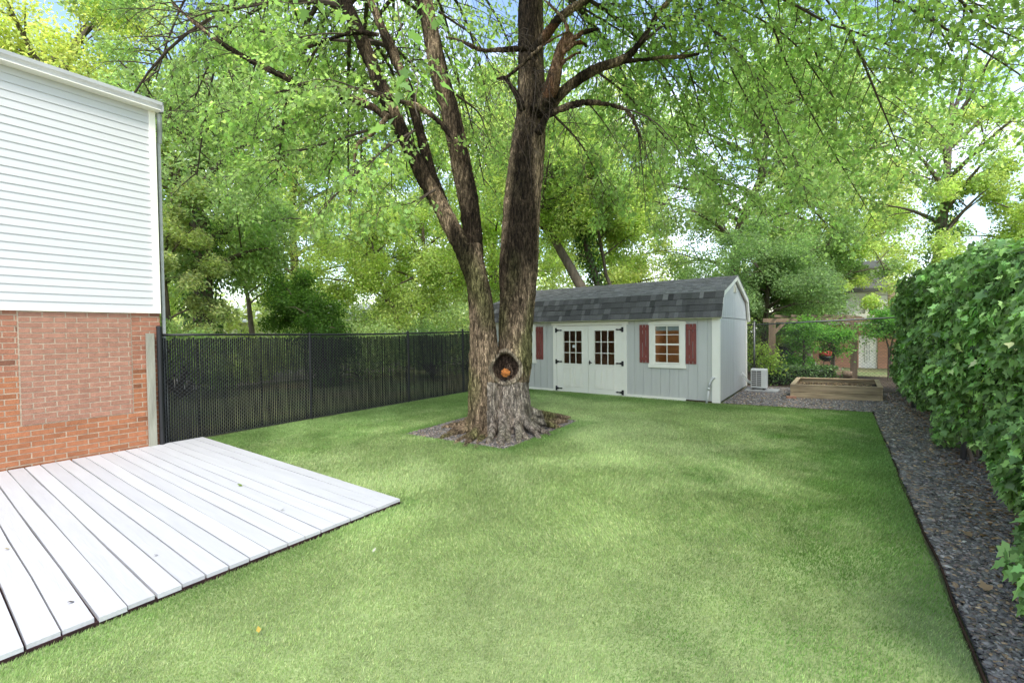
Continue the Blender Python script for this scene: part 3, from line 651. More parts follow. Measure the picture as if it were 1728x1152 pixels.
# limbs of the stems (thick enough for the same skin)
limbs_px = [([(905, 215), (921, 190), (953, 152), (1003, 118), (1056, 98), (1085, 65), (1110, 25), (1140, -10), (1190, -60)], [26, 24, 22, 19, 15, 12, 10, 8, 5], D0-.1),
 ([(1045, 103), (1080, 102), (1120, 97), (1152, 96), (1180, 91)], [9, 8, 7, 6, 5], D0-.1),
 ([(908, 225), (925, 196), (966, 177), (1003, 173), (1040, 180), (1062, 192), (1085, 240)], [15, 14, 12, 10, 8, 5, 3], D0-.4),
 ([(899, 90), (925, 55), (945, 30), (970, 12), (1000, -6), (1040, -40)], [20, 18, 16, 15, 12, 8], D0-.2),
 ([(890, 82), (850, 84), (815, 85), (795, 78), (775, 68), (752, 63)], [9, 8, 8, 7, 6, 4], D0-.35),
 ([(882, 185), (872, 160), (860, 142), (852, 132), (838, 133)], [14, 11, 9, 8, 4], D0-.35),
 ([(853, 132), (880, 110), (915, 78), (945, 60), (962, 52)], [6, 6, 6, 5, 3], D0-.45),
 ([(770, 240), (735, 200), (700, 178), (650, 165), (600, 150), (560, 150)], [8, 8, 8, 7, 6, 5], D0-.6),
 ([(655, 200), (620, 175), (590, 165), (560, 160), (480, 130), (390, 84), (330, 40), (290, 5)], [14, 13, 12, 11, 10, 9, 7, 4], D0-.4),
 ([(640, 60), (600, 55), (560, 65), (520, 80)], [10, 9, 8, 5], D0-.5),
 ([(655, 195), (630, 225), (603, 245), (598, 280), (590, 330)], [8, 7, 6, 4, 3], D0-.5)]
LP = [stem(a, [w_*.78 for w_ in b], c_, 10) for a, b, c_ in limbs_px]
sn = stem([(905, 190), (930, 150), (940, 110), (948, 80), (962, 58)], [28, 24, 20, 18, 16], D0-.35, 10)
for t in (((955, 75), (985, 55), (1010, 50)), ((950, 90), (975, 72), (990, 78)), ((945, 110), (965, 95), (980, 88)), ((958, 62), (955, 40), (940, 20), (918, 0))):
    stem(list(t), list(np.linspace(9, 3, len(t))), D0-.4, 6)
me = bpy.data.meshes.new('tmp'); me.from_pydata(tb.v, [], tb.f); to = bpy.data.objects.new('tmp', me); C.objects.link(to)
rm = to.modifiers.new('r', 'REMESH'); rm.mode = 'VOXEL'; rm.voxel_size = .0155; rm.use_smooth_shade = True
dg = bpy.context.evaluated_depsgraph_get(); ev = to.evaluated_get(dg); tm = bpy.data.meshes.new_from_object(ev); bpy.data.objects.remove(to)
nv = len(tm.vertices); co = np.empty(nv*3, np.float32); tm.vertices.foreach_get('co', co); co = co.reshape(-1, 3).astype(float)
no = np.empty(nv*3, np.float32); tm.vertices.foreach_get('normal', no); no = no.reshape(-1, 3).astype(float)
q = co-np.array([0, 0, EYE]); dd = q@fw; PX = W_/2+F_*(q@rt)/dd; PY = H_/2-F_*(q@up)/dd; front = (no@fw) < .35
col = np.empty((nv, 3)); disp = np.zeros(nv)
hol_c = (853, 619)
for i in range(nv):
    x, y, z = co[i]; V = Vector((x*17, y*17, z*3.2)); a = mnoise.noise(V); b = mnoise.noise(Vector((x*42, y*42, z*9))); c_ = mnoise.noise(Vector((x*3, y*3, z*1.3+5)))
    ridge = 1-abs(a)*2.2; rs = min(1, .35+z*.0+.65*(1 if z < 3.5 else max(.2, 1-(z-3.5)*.25)))
    disp[i] = (max(-.6, ridge)*.019+b*.009)*rs+c_*.018
    g = .62+.45*ridge*.6+b*.5+c_*.2
    base = np.array([.30, .215, .135])*max(.12, g)
    moss = mnoise.noise(Vector((x*2.2+3, y*2.2, z*1.1)))
    mw = min(1, max(0, moss*3+.1))*min(1, max(0, (4.4-z)/2)); base = base*(1-.55*mw)+np.array([.17, .19, .05])*.6*mw*max(.3, g)
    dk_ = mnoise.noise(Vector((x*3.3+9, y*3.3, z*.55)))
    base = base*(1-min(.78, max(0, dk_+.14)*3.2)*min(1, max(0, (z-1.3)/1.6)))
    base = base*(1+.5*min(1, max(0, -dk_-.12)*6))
    col[i] = base
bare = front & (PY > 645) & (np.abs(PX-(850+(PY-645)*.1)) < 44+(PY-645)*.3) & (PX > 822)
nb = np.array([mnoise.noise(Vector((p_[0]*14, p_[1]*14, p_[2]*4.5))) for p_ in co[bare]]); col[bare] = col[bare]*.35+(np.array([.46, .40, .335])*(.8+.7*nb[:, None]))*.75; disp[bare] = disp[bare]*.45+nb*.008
# the hollow: pushed in behind a callus rim
ex = (PX-hol_c[0])/21.; ey = (PY-hol_c[1])/(25.+0*PX); ex = ex/np.clip(1.12-.38*np.clip(-ey, 0, 1), .5, 2); rr = np.sqrt(ex**2+ey**2)
ins = front & (rr < 1) & (dd < D0+.15); rim = front & (rr >= .94) & (rr < 1.24) & (dd < D0+.15)
push = np.zeros((nv, 3)); push[ins] = fw*(.10*np.clip((1-rr[ins])*3.2, 0, 1))[:, None]; disp[rim] = .022; disp[ins] *= .4
col[ins] = np.array([.075, .05, .034])*np.exp(rng.normal(0, .5, (ins.sum(), 1)))*(1+1.2*np.clip(rr[ins]-.8, 0, .2)[:, None]*5); col[rim] = col[rim]*.15+np.array([.46, .37, .26])*.85
# split grey bark streak on the snag
sg = front & (PX > 915) & (PX < 985) & (PY > 40) & (PY < 165) & (dd < D0-.2); col[sg] = col[sg]*.5+np.array([.20, .085, .04])*.6
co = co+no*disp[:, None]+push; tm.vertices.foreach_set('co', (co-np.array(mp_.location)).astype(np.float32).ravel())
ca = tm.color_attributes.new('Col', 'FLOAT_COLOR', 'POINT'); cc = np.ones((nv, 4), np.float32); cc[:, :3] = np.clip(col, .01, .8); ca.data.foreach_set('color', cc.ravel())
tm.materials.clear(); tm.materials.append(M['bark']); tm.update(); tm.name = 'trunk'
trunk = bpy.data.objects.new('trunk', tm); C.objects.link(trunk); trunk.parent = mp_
print('trunk verts', nv)
# orange rotten wood in the hollow
ow = bmesh.new(); bmesh.ops.create_icosphere(ow, subdivisions=4, radius=1); oc = P(853, 629, D0-.34+.0)
for v_ in ow.verts:
    n_ = mnoise.noise(v_.co*2.4)*.35+mnoise.noise(v_.co*7)*.2; v_.co = v_.co*(1+n_); v_.co = Vector((v_.co.x*.07, v_.co.y*.05, v_.co.z*.062))
hm = bpy.data.meshes.new('rotten_wood'); ow.to_mesh(hm); hm.materials.append(M['orange_wood']); ho = bpy.data.objects.new('rotten_wood', hm); C.objects.link(ho); ho.parent = trunk; ho.location = oc-np.array(mp_.location)
ho['label'] = 'orange crumbling wood inside the hollow'
# limbs that carry the canopy
wood = MB(); out = [[], [], []]
canopy = []; LIMBR = []
def limb_from(p, az_, ln, rise, dr, r0):
    d = np.array([math.cos(az_), math.sin(az_), 0]); e_ = p+d*ln+np.array([0, 0, rise-dr])
    return bez(p, p+d*ln*.3+np.array([0, 0, rise*.8]), p+d*ln*.7+np.array([0, 0, rise*1.1]), e_, 12), r0
topA = A[-22:-2]; topB2 = B2[-18:-1]; topB1 = B1[-18:-1]; topBb = B1b[-14:-1]
plan = []
for k in range(17): plan.append((A[-1-int(rng.integers(0, 13))], -1.0+2.9*k/16+rng.normal(0, .08), rng.uniform(4.6, 7.2)))
for k in range(12): plan.append((A[-1-int(rng.integers(0, 13))], -.55+1.2*k/11+rng.normal(0, .05), rng.uniform(6.5, 8.8)))    # to the right and back
for k in range(7): plan.append((B2[-1-int(rng.integers(0, 12))], 1.7+1.2*k/6, rng.uniform(3.5, 5.5)))
for k in range(9): plan.append((B1[-1-int(rng.integers(0, 16))], 2.0+1.5*k/8, rng.uniform(3.0, 5.2)))
for k in range(5): plan.append((B1b[-1-int(rng.integers(0, 12))], 1.7+1.7*k/4, rng.uniform(3.0, 5.0)))
for p, a_, ln in plan:
    p = np.array(p); dr = rng.uniform(1.0, 3.0); path, _ = limb_from(p, a_, ln, rng.uniform(.3, 1.3), dr+max(0, (p[2]-6.5)*.55), .05)
    wood.tube(path, np.linspace(.046, .013, 12), 6, cap=False); canopy.append(path); LIMBR.append(1)
arcs = [([(1056, 98), (1120, 40), (1170, 20), (1215, 60), (1250, 90), (1285, 140), (1310, 200), (1345, 270), (1360, 330)], 7.4, 6.9), ([(1140, -40), (1200, -10), (1280, 30), (1340, 70), (1400, 160), (1470, 230), (1540, 310)], 7.2, 8.2),
 ([(1260, -30), (1345, 10), (1400, 42), (1430, 50), (1500, 75), (1560, 115), (1640, 160), (1700, 230)], 6.6, 7.4), ([(1430, 50), (1455, 100), (1475, 150), (1500, 210), (1520, 260)], 6.7, 7.1), ([(1420, -50), (1510, 0), (1580, 40), (1650, 80), (1728, 130), (1800, 190)], 6.0, 6.6),
 ([(1120, -50), (1180, 0), (1230, 110), (1290, 220), (1350, 330), (1400, 385)], 7.8, 8.8), ([(1050, -40), (1090, 0), (1160, 100), (1190, 220), (1250, 320), (1290, 360)], 8.0, 9.4), ([(1500, -60), (1600, -20), (1660, 40), (1728, 70), (1800, 110)], 5.6, 6.2),
 ([(1220, -60), (1290, 0), (1330, 120), (1390, 230), (1450, 330), (1480, 380)], 7.6, 9.2), ([(1003, 118), (1060, 160), (1120, 230), (1180, 290), (1240, 330)], 7.8, 8.8), ([(930, 190), (980, 240), (1010, 300), (1040, 350)], 7.6, 8.8), ([(960, 0), (1060, 60), (1150, 120), (1230, 190)], 8.2, 9.6),
 ([(1330, -60), (1400, 0), (1480, 140), (1560, 200), (1620, 260)], 8.2, 9.8), ([(1180, -30), (1260, 60), (1300, 140), (1380, 180), (1460, 280)], 8.6, 9.8), ([(905, -40), (980, 20), (1040, 150), (1100, 250)], 8.8, 10),
 ([(640, 190), (560, 160), (480, 150), (400, 185), (330, 200)], 7.0, 7.4), ([(620, 220), (540, 245), (470, 265), (410, 300)], 7.2, 8.0), ([(590, 70), (470, 60), (380, 40), (300, 60), (240, 100)], 7.0, 7.6), ([(660, 240), (610, 285), (565, 330), (530, 370)], 7.0, 6.7),
 ([(700, 220), (650, 250), (600, 300)], 6.9, 6.4), ([(735, 320), (690, 345), (640, 350)], 7.0, 6.6), ([(560, -30), (440, 10), (350, 20), (290, 45)], 6.6, 7.0), ([(680, 40), (640, 120), (560, 190), (520, 210)], 8.2, 9.4), ([(770, 160), (810, 190), (830, 250)], 7.8, 8.6), ([(740, 20), (800, 60), (840, 130)], 7.8, 8.6), ([(600, 0), (520, 100), (440, 220), (400, 260)], 8.0, 9.4)]
for pp_, da, db in arcs:
    k = len(pp_); raw = np.array([P(x, y, da+(db-da)*i/(k-1)+rng.normal(0, .06)) for i, (x, y) in enumerate(pp_)]); tt = np.linspace(0, k-1, k*3); pth = np.stack([np.interp(tt, range(k), raw[:, m]) for m in range(3)], 1); pth[1:-1] = (pth[:-2]+pth[1:-1]*2+pth[2:])/4
    wood.tube(pth, np.linspace(.022, .005, len(pth)), 6, cap=False); spray(pth, wood, out, .04, .17, sec=(.45, 1.0), twig=(.18, .38), leaves=15, rt_=.008, droop=.25)
for l_ in LP[:4]+LP[7:10]: spray(l_, wood, out, .45, .45, leaves=16)
for i, path in enumerate(canopy): spray(path, wood, out, .12, .27 if i < 29 else .36, leaves=10)
for st in (B2, B1, B1b): spray(st[len(st)//3:], wood, out, .05, .5, sec=(.5, 1.0), leaves=12)
# long hanging dead twigs
for (x, y) in ((598, 285), (835, 140), (1062, 195), (968, 180), (1090, 240), (858, 60), (905, 120)):
    for k in range(5):
        p = P(x+rng.normal(0, 6), y, D0-.5); e_ = p+np.array([rng.normal(0, .35), rng.normal(0, .35), -rng.uniform(.7, 1.8)])
        path = bez(p, p+np.array([rng.normal(0, .3), 0, .1]), e_+[0, 0, .5], e_, 7); wood.tube(path, np.linspace(.006, .002, 7), 4, cap=False)
        for m in range(4): a_ = path[1+m]; wood.tube([a_, a_+np.array([rng.normal(0, .15), rng.normal(0, .15), -.2]), a_+np.array([rng.normal(0, .2), rng.normal(0, .2), -.5])], [.003, .0025, .0015], 3, cap=False)
build('branches', wood, 'twig', mp_)
pos, tip, nrm = map(np.array, out); keep = (pos[:, 2] > 2.75) & ~((pos[:, 0] < -5.2) & (pos[:, 1] < 2.9))
# keep the view of the sheds and the lawn clear: nothing hangs in the open middle of the yard
q = pos-np.array([0, 0, EYE]); dd = q@fw; px = W_/2+F_*(q@rt)/np.maximum(dd, .1); py = H_/2-F_*(q@up)/np.maximum(dd, .1)
pos, tip, nrm = pos[keep], tip[keep], nrm[keep]; n = len(pos); print('maple leaves', n)
leaf_cloud('crown', pos, tip, nrm, rng.uniform(.048, .088, n), leafcols(n, (.31, .48, .165), .28, .25, pos), 'leaf', MAPLE, mp_)
# the low spray that hangs near the viewer
tw = MB(); near = [[], [], []]
main = np.array([P(640, -40, 2.9), P(672, 60, 2.8), P(690, 130, 2.75), P(746, 118, 2.75)]); m1 = bez(*main, 10)
strands = [[P(668, -30, 2.8), P(668, 40, 2.8), P(690, 90, 2.75), P(700, 125, 2.75)], [P(700, 125, 2.75), P(716, 140, 2.75), P(690, 165, 2.7), P(706, 198, 2.7)],
           [P(560, -20, 3.0), P(545, 5, 3.0), P(500, 12, 3.0), P(470, 2, 3.0)]]
for s_ in strands:
    pa = bez(*s_, 10); build('hanging_twig', MB().tube(pa, np.linspace(.004, .0025, 10), 6), 'far_bark', mp_, smooth=True)
for x, y, d_, sx in ((705, 28, 2.8, -1), (730, 38, 2.8, 1), (690, 118, 2.75, -1), (720, 130, 2.75, 1), (740, 150, 2.75, 1), (680, 150, 2.72, -1), (712, 158, 2.72, 1), (655, 195, 2.7, -1), (675, 152, 2.7, 1), (755, 125, 2.78, 1), (505, 10, 3, -1), (480, 14, 3, 1), (585, 8, 3, -1), (545, 4, 3, 1), (665, 45, 2.8, -1), (695, 60, 2.8, 1), (770, 118, 2.8, 1), (725, 15, 2.8, 1)):
    for k in range(2):
        near[0].append(P(x+rng.normal(0, 10), y+rng.normal(0, 8), d_)); near[1].append(unit(rt*sx*.9-np.array([0, 0, .55])+rng.normal(0, .35, 3))); near[2].append(unit(np.array([0, 0, 1])+fw*-.2+rng.normal(0, .3, 3)))
pos, tip, nrm = map(np.array, near); n = len(pos)
leaf_cloud('hanging_leaves', pos, tip, nrm, rng.uniform(.07, .11, n), leafcols(n, (.22, .38, .12), .1, .2), 'leaf', MAPLE, mp_, droop=.35)

# ------------------------------------------------------------------ other trees
def tree(name, label, base, H, R, trunk, r0, nclump, nleaf, size, colr, low=.3, material='far_bark', outline=OVAL, ivy=0, yellow=.35, group='trees beyond the yard', limbs=9, flat=.8, cl=(.13, .25), cat='tree', irregular=.35, spread=.25):
    base = np.array([base[0], base[1], 0.]); t = thing(name, label, cat, tuple(base), group)
    wd = MB(); tr = np.array([base+np.array([a*1., b*1., c_*.86]) for a, b, c_ in trunk]); k = len(tr); nleaf = int(nleaf*1.45); size = size*.80
    wd.tube([tr[0]-[0, 0, .1]]+list(tr), [r0*1.25]+[r0*(1-.8*i/(k-1)) for i in range(k)], 9)
    cen = []; zz = np.linspace(low*H, H*.95, limbs)
    for i, z_ in enumerate(zz):
        p = np.array([np.interp(z_*.85, tr[:, 2], tr[:, m]) for m in range(3)]); p[2] = min(z_*.8, tr[-1, 2])
        f = math.sin(math.pi*min(1, max(.12, (z_/H-low)/(1-low)*.86+.16)))**.6
        a = i*2.4+rng.normal(0, .4); ln = R*f*rng.uniform(1-irregular, 1.1); d = np.array([math.cos(a), math.sin(a), 0])
        e_ = np.array([p[0], p[1], z_])+d*ln; path = bez(p, p+d*ln*.3+[0, 0, ln*.25], p*.3+e_*.7+[0, 0, ln*.12], e_, 8); wd.tube(path, np.linspace(r0*.34, r0*.05, 8), 5, cap=False)
        for j in range(max(2, nclump//limbs)):
            u = rng.uniform(.3, 1.1); b = path[min(7, int(u*7))]+rng.normal(0, R*.13, 3)*[1, 1, .9]; b = b+np.array([-d[1], d[0], 0])*rng.normal(0, R*.28*f)
            cen.append(b); s0 = path[max(1, int(u*5))]; 
            wd.tube([s0, (s0+b)/2+[0, 0, .1], b], [r0*.10, r0*.07, r0*.03], 4, cap=False)
    cen = np.array(cen); nc = len(cen); per = rng.dirichlet(np.ones(nc)*3)*nleaf; P_ = []
    for c_, m in zip(cen, per):
        m = int(m); v_ = unit(rng.normal(0, 1, (m, 3)))*(rng.random((m, 1))**.45)*R*rng.uniform(*cl); v_[:, 2] *= flat; v_[:, 2] -= .25*np.hypot(v_[:, 0], v_[:, 1]); P_.append(c_+v_)
    pos = np.concatenate(P_); out_ = unit(pos-(base+[0, 0, H*.5])); n = len(pos)
    pos[:, 2] = np.maximum(pos[:, 2], .08)
    build('trunk', wd, material, t, smooth=True)
    leaf_cloud('crown', pos, unit(out_*.5+rng.normal(0, .7, (n, 3))+[0, 0, -.25]), unit(np.array([0, 0, .8])+out_*.5+rng.normal(0, .55, (n, 3))), size*rng.uniform(.7, 1.3, n), leafcols(n, colr, spread, yellow, pos), 'leaf', outline, t)
    if ivy:
        m = int(ivy*3500); h = rng.random(m)*ivy*H*.75; c0 = np.array([[np.interp(z_, tr[:, 2], tr[:, j]) for j in range(2)] for z_ in h]); a = rng.uniform(0, 6.28, m); rr_ = r0*1.1+.22*rng.random(m)**1.3*(1.2+.5*np.sin(h*3))
        pp = np.stack([c0[:, 0]+rr_*np.cos(a), c0[:, 1]+rr_*np.sin(a), h], 1); oo = np.stack([np.cos(a), np.sin(a), np.zeros(m)], 1)
        leaf_cloud('ivy', pp, unit(oo*.4+[0, 0, -1]+rng.normal(0, .4, (m, 3))), unit(oo+rng.normal(0, .4, (m, 3))), rng.uniform(.08, .15, m), leafcols(m, (.08,.17,.035), .3, .2), 'ivy_leaf', OVAL, t)
    return t
def at(px, d):
    p = P(px, 560, d); return (p[0], p[1])
YG, MG, DG = (.38, .52, .18), (.31, .45, .20), (.19, .31, .13)
T = tree
T('ivy_clad_tree', 'tall tree left of the fence with its trunk wrapped in dark ivy', at(343, 15), 13, 4.4, [(0, 0, 0), (.1, 0, 4), (-.1, 0, 8), (.2, .3, 12)], .36, 110, 42000, .15, MG, .34, ivy=1.3, limbs=18, yellow=.25)
T('ash_tree', 'pale feathery tree against the house corner, behind the black fence', at(284, 13), 6.4, 1.9, [(0, 0, 0), (.1, 0, 2), (-.2, 0, 4), (0, .2, 7)], .10, 60, 22000, .11, (.38,.48,.24), .2, limbs=12)
T('forked_tree', 'slim forked tree with a bare lower trunk, centre of the gap left of the maple', at(427, 19), 9.5, 3.0, [(0, 0, 0), (-.1, 0, 2), (-.35, 0, 3.6), (-1.0, 0, 5.2), (-1.2, .2, 9)], .14, 60, 17000, .13, YG, .38, limbs=12)
T('ivy_mound_tree', 'dark ivy smothered tree leaning left above the black fence', at(552, 14), 3.6, 1.15, [(0, 0, 0), (-.5, 0, 1.6), (-1.2, 0, 2.7), (-2.0, 0, 3.7)], .16, 50, 15000, .10, (.08,.17,.035), .35, cl=(.28, .5), ivy=.5, yellow=.15, limbs=12, material='far_bark')
T('spreading_tree', 'wide spreading tree with curved dark limbs left of the maple trunk', at(683, 20), 9.5, 4.0, [(0, 0, 0), (-.3, 0, 1.8), (-.9, .1, 3.2), (-1.9, .2, 4.6), (-2.5, .2, 7)], .17, 80, 26000, .13, YG, .3, limbs=14)
T('multi_stem_tree', 'upright yellow green tree just left of the maple stems', at(712, 23), 12, 4.2, [(0, 0, 0), (.1, 0, 3), (.3, 0, 6), (0, 0, 11)], .2, 90, 30000, .15, YG, .22, limbs=16)
T('leaning_tree', 'tree with a pale trunk leaning left behind the shed roof', at(1000, 15.5), 10.5, 4.0, [(.3, 0, 0), (.1, 0, 2.6), (-.9, 0, 4.6), (-2.0, .1, 6.6), (-2.9, .3, 9), (-3.1, .3, 11)], .24, 70, 22000, .14, YG, .62, limbs=14)
T('ivy_clad_tree', 'ivy clad tree leaning left behind the middle of the shed roof', at(1030, 16.5), 11, 3.6, [(0, 0, 0), (-.1, 0, 2.6), (-.8, 0, 5), (-1.6, .1, 8), (-1.8, .2, 10.5)], .22, 70, 22000, .15, MG, .6, ivy=.9, limbs=13)
T('slender_tree', 'thin dark trunked tree behind the right part of the shed roof', at(1068, 16), 9, 3.0, [(0, 0, 0), (-.3, 0, 2.3), (-1.0, 0, 4.2), (-1.5, .2, 7), (-1.6, .2, 8.6)], .11, 60, 17000, .14, YG, .6, limbs=12)
T('tall_tree', 'tall tree with a thick trunk behind the shed gable', at(1232, 20), 15, 5.2, [(0, 0, 0), (.05, 0, 4), (.4, 0, 7), (1.3, 0, 9.6), (1.6, 0, 14)], .33, 120, 46000, .15, MG, .3, limbs=20)
T('bushy_tree', 'dense mid green tree with low crown behind the pergola', at(1290, 16.5), 5.4, 2.6, [(0, 0, 0), (0, 0, 1.8), (.1, 0, 3.4), (.2, 0, 5)], .14, 90, 42000, .10, (.21,.33,.14), .36, limbs=18, yellow=.15, cl=(.16, .28))
T('bushy_tree', 'broad mid green tree right of the shed over the pergola', at(1362, 18), 6.0, 2.1, [(0, 0, 0), (0, 0, 2), (.1, 0, 4), (.2, 0, 5.6)], .15, 70, 28000, .11, (.25,.38,.16), .44, limbs=15, yellow=.2, cl=(.16, .28))
T('straight_tree', 'tall straight trunked tree rising behind the ivy hedge', at(1576, 18), 13, 3.3, [(0, 0, 0), (.05, 0, 4), (.3, 0, 8), (.5, .1, 12.6)], .29, 44, 11000, .14, YG, .5, ivy=.8, limbs=12)
T('sapling', 'slim young tree leaning left in front of the far grey roof', at(1552, 16), 5.6, 2.2, [(0, 0, 0), (-.1, 0, 2.4), (-.4, 0, 3.6), (-1.2, 0, 4.9)], .06, 34, 7000, .12, YG, .36, limbs=10)
T('round_tree', 'bright yellow green tree at the right edge above the ivy hedge', at(1765, 17), 7.4, 2.9, [(0, 0, 0), (.1, 0, 3), (0, 0, 5.5), (.2, 0, 8)], .2, 80, 30000, .13, YG, .36, limbs=15)
T('tall_tree', 'tall tree towering behind the house roof at the left edge', at(90, 15), 14, 5, [(0, 0, 0), (.1, 0, 5), (-.2, 0, 9), (0, 0, 13)], .3, 110, 42000, .15, (.46,.56,.18), .42, limbs=20)
T('tall_tree', 'tall yellow green tree behind the house gutter corner', at(215, 23), 17, 5.4, [(0, 0, 0), (.1, 0, 5), (-.2, 0, 10), (0, 0, 16)], .35, 110, 36000, .18, YG, .2, limbs=18)
T('tall_tree', 'tall tree filling the gap between the ivy clad tree and the maple', at(500, 27), 18, 6.2, [(0, 0, 0), (.1, 0, 5), (-.2, 0, 10), (0, 0, 17)], .35, 120, 40000, .20, (.42, .53, .22), .2, limbs=20)
T('tall_tree', 'tall tree seen between the two maple stems', at(835, 26), 18, 6, [(0, 0, 0), (.1, 0, 5), (-.2, 0, 10), (0, 0, 17)], .33, 120, 40000, .20, YG, .16, limbs=20)
T('tall_tree', 'tall tree far behind the middle of the shed', at(1035, 32), 20, 6.4, [(0, 0, 0), (.1, 0, 5), (-.2, 0, 10), (0, 0, 19)], .38, 120, 40000, .22, (.42, .53, .22), .25, limbs=20)
T('tall_tree', 'tall tree far behind the pergola, left of the straight trunk', at(1410, 29), 19, 6.4, [(0, 0, 0), (.1, 0, 5), (-.2, 0, 10), (0, 0, 18)], .36, 110, 36000, .21, (.42, .53, .22), .38, limbs=18)
T('tall_tree', 'low far tree at the right edge behind the round one', at(1790, 30), 9, 4.4, [(0, 0, 0), (.1, 0, 5), (-.2, 0, 8), (0, 0, 14)], .33, 90, 26000, .2, YG, .3, limbs=16)
# understorey
def shrub(label, px, d, h, r, n, colr, size=.09, name='shrub', group='shrubs behind the fences'):
    b = at(px, d); t = thing(name, label, 'shrub', (b[0], b[1], 0), group); m = max(8, int(n/260)); P_ = []
    wd = MB()
    for k in range(m):
        a = rng.uniform(0, 6.28); rr_ = r*rng.random()**.5; c_ = np.array([b[0]+rr_*math.cos(a), b[1]+rr_*math.sin(a), h*rng.uniform(.2, .85)*(1-.35*(rr_/r)**2)]); v_ = unit(rng.normal(0, 1, (n//m, 3)))*(rng.random((n//m, 1))**.4)*r*.36; v_[:, 2] *= .7; P_.append(c_+v_)
        wd.tube([(b[0], b[1], 0), ((b[0]+c_[0])/2, (b[1]+c_[1])/2, c_[2]*.6), tuple(c_)], [.02, .015, .006], 4)
    pos = np.concatenate(P_); pos[:, 2] = np.maximum(pos[:, 2], .03); k = len(pos); o_ = unit(pos-[b[0], b[1], h*.4])
    build('stems', wd, 'twig', t); leaf_cloud('foliage', pos, unit(o_*.5+rng.normal(0, .7, (k, 3))), unit(o_+[0, 0, .6]+rng.normal(0, .5, (k, 3))), size*rng.uniform(.7, 1.3, k), leafcols(k, colr, .28, .3, pos), 'leaf', OVAL, t)
for i, (lb, px, d, h, r, n, c_) in enumerate((
 ('bright shrub against the downspout behind the black fence', 300, 11.5, 2.3, 1.1, 6000, MG), ('leafy shrub right of the ivy clad trunk', 392, 14, 2.0, 1.3, 6000, (.36,.48,.18)),
 ('low pale shrub below the forked tree', 452, 17, 1.9, 1.6, 6000, YG), ('wide green shrub right of the leaning ivy mound', 605, 17, 2.7, 1.9, 9000, MG), ('tall green shrub left of the spreading tree base', 650, 22, 3.8, 2.2, 9000, (.29,.43,.16)),
 ('dark round shrub behind the fence near the maple', 728, 16, 2.5, 1.2, 7000, DG), ('tall shrub between fence end and shed', 790, 19, 3.9, 2.3, 9000, MG), ('shrub behind the left half of the shed roof', 945, 24, 3.6, 2.8, 11000, MG),
 ('shrub behind the right half of the shed roof', 1110, 24, 3.8, 2.8, 11000, (.34,.46,.18)), ('dark shrub behind the shed gable', 1185, 19, 3.9, 1.8, 9000, DG), ('green shrub between shed gable and pergola', 1275, 19, 2.6, 1.3, 7000, (.42, .53, .22)),
 ('bright shrub seen under the pergola beam', 1335, 24, 2.0, 1.6, 6000, YG), ('pale shrub behind the top of the ivy hedge', 1640, 20, 4.0, 2.6, 9000, YG), ('green shrub left of the ivy mound, far off', 500, 25, 3.4, 2.6, 8000, (.34,.46,.2)))):
    shrub(lb, px, d, h, r, n, c_)
# far off wood closing the view
n = 38000; a = rng.uniform(-75, 42, n); d_ = rng.uniform(38, 60, n); hh = 9*rng.random(n)**.8*(.72+.28*np.sin(a*.31)*np.sin(a*.17+1)); ar = np.radians(a)
keep = ~((a > -8) & (a < 24) & (hh > 3.5))
pos = np.stack([np.sin(ar)*d_, np.cos(ar)*d_, hh], 1)[keep]; n = len(pos); pos += np.sin(pos*1.1)*.6
leaf_cloud('woodland', pos, unit(rng.normal(0, 1, (n, 3))), unit(rng.normal(0, .6, (n, 3))+[0, -.6, .6]), rng.uniform(.4, .8, n), leafcols(n, (.42,.52,.24), .3, .3, pos*.5), 'leaf', OVAL)
tag(bpy.data.objects['woodland'], 'far off wood closing the view behind all the trees', 'woodland', kind='stuff')

# ------------------------------------------------------------------ ivy hedge at the right
iv = thing('ivy_hedge', 'tall hedge of glossy dark ivy running along the right side', 'hedge', (1.8, 8, 0))
def hx(y, z): return 1.05+.08*np.sin(y*1.3+z*1.1)+.06*np.sin(y*3.1+2*z)+.05*np.sin(z*4+y*.7)+.02*(y-4)
def htop(y): return np.interp(y, [2, 4, 5.2, 6.2, 7.5, 9, 11, 13, 14.6], [1.75, 1.85, 2.02, 2.28, 2.42, 2.55, 2.62, 2.5, 2.25])+.05*np.sin(y*3.7)+.04*np.sin(y*7.1)
def hbot(y): return .10+.05*np.sin(y*2.1)+.07*np.sin(y*5.3)+.22*np.exp(-((y-6.6)/1.3)**2)
ys = np.linspace(2.4, 14.6, 50); core = MB()
for i in range(49):
    a, b = ys[i], ys[i+1]
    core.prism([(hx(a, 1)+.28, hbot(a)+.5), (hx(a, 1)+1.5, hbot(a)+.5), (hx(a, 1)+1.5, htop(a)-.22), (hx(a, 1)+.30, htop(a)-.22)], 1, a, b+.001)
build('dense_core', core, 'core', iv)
n = 56000; u = rng.random(n); y = 2.4+12.3*u**1.5; which = rng.random(n); zt = htop(y); zb = np.maximum(.03, hbot(y)); z = zb+(zt-zb)*rng.random(n)
bump_ = np.array([mnoise.noise(Vector((1.7*a, 2.2*b, 0)))+.5*mnoise.noise(Vector((4.5*a, 5*b, 9))) for a, b in zip(y, z)]); x = hx(y, z)+.20*rng.random(n)**1.3-.03-.25*bump_; 
rnd = np.clip((z-(zt-.35))/.35, 0, 1); x += .28*rnd**2; under = np.clip(1-(z-zb)/.35, 0, 1); x += .12*under
tp = which < .22; x[tp] = hx(y[tp], 2.2)+.22+1.2*rng.random(tp.sum()); z[tp] = zt[tp]-.06+.16*rng.random(tp.sum())+.08*np.sin(x[tp]*6+y[tp]*2)
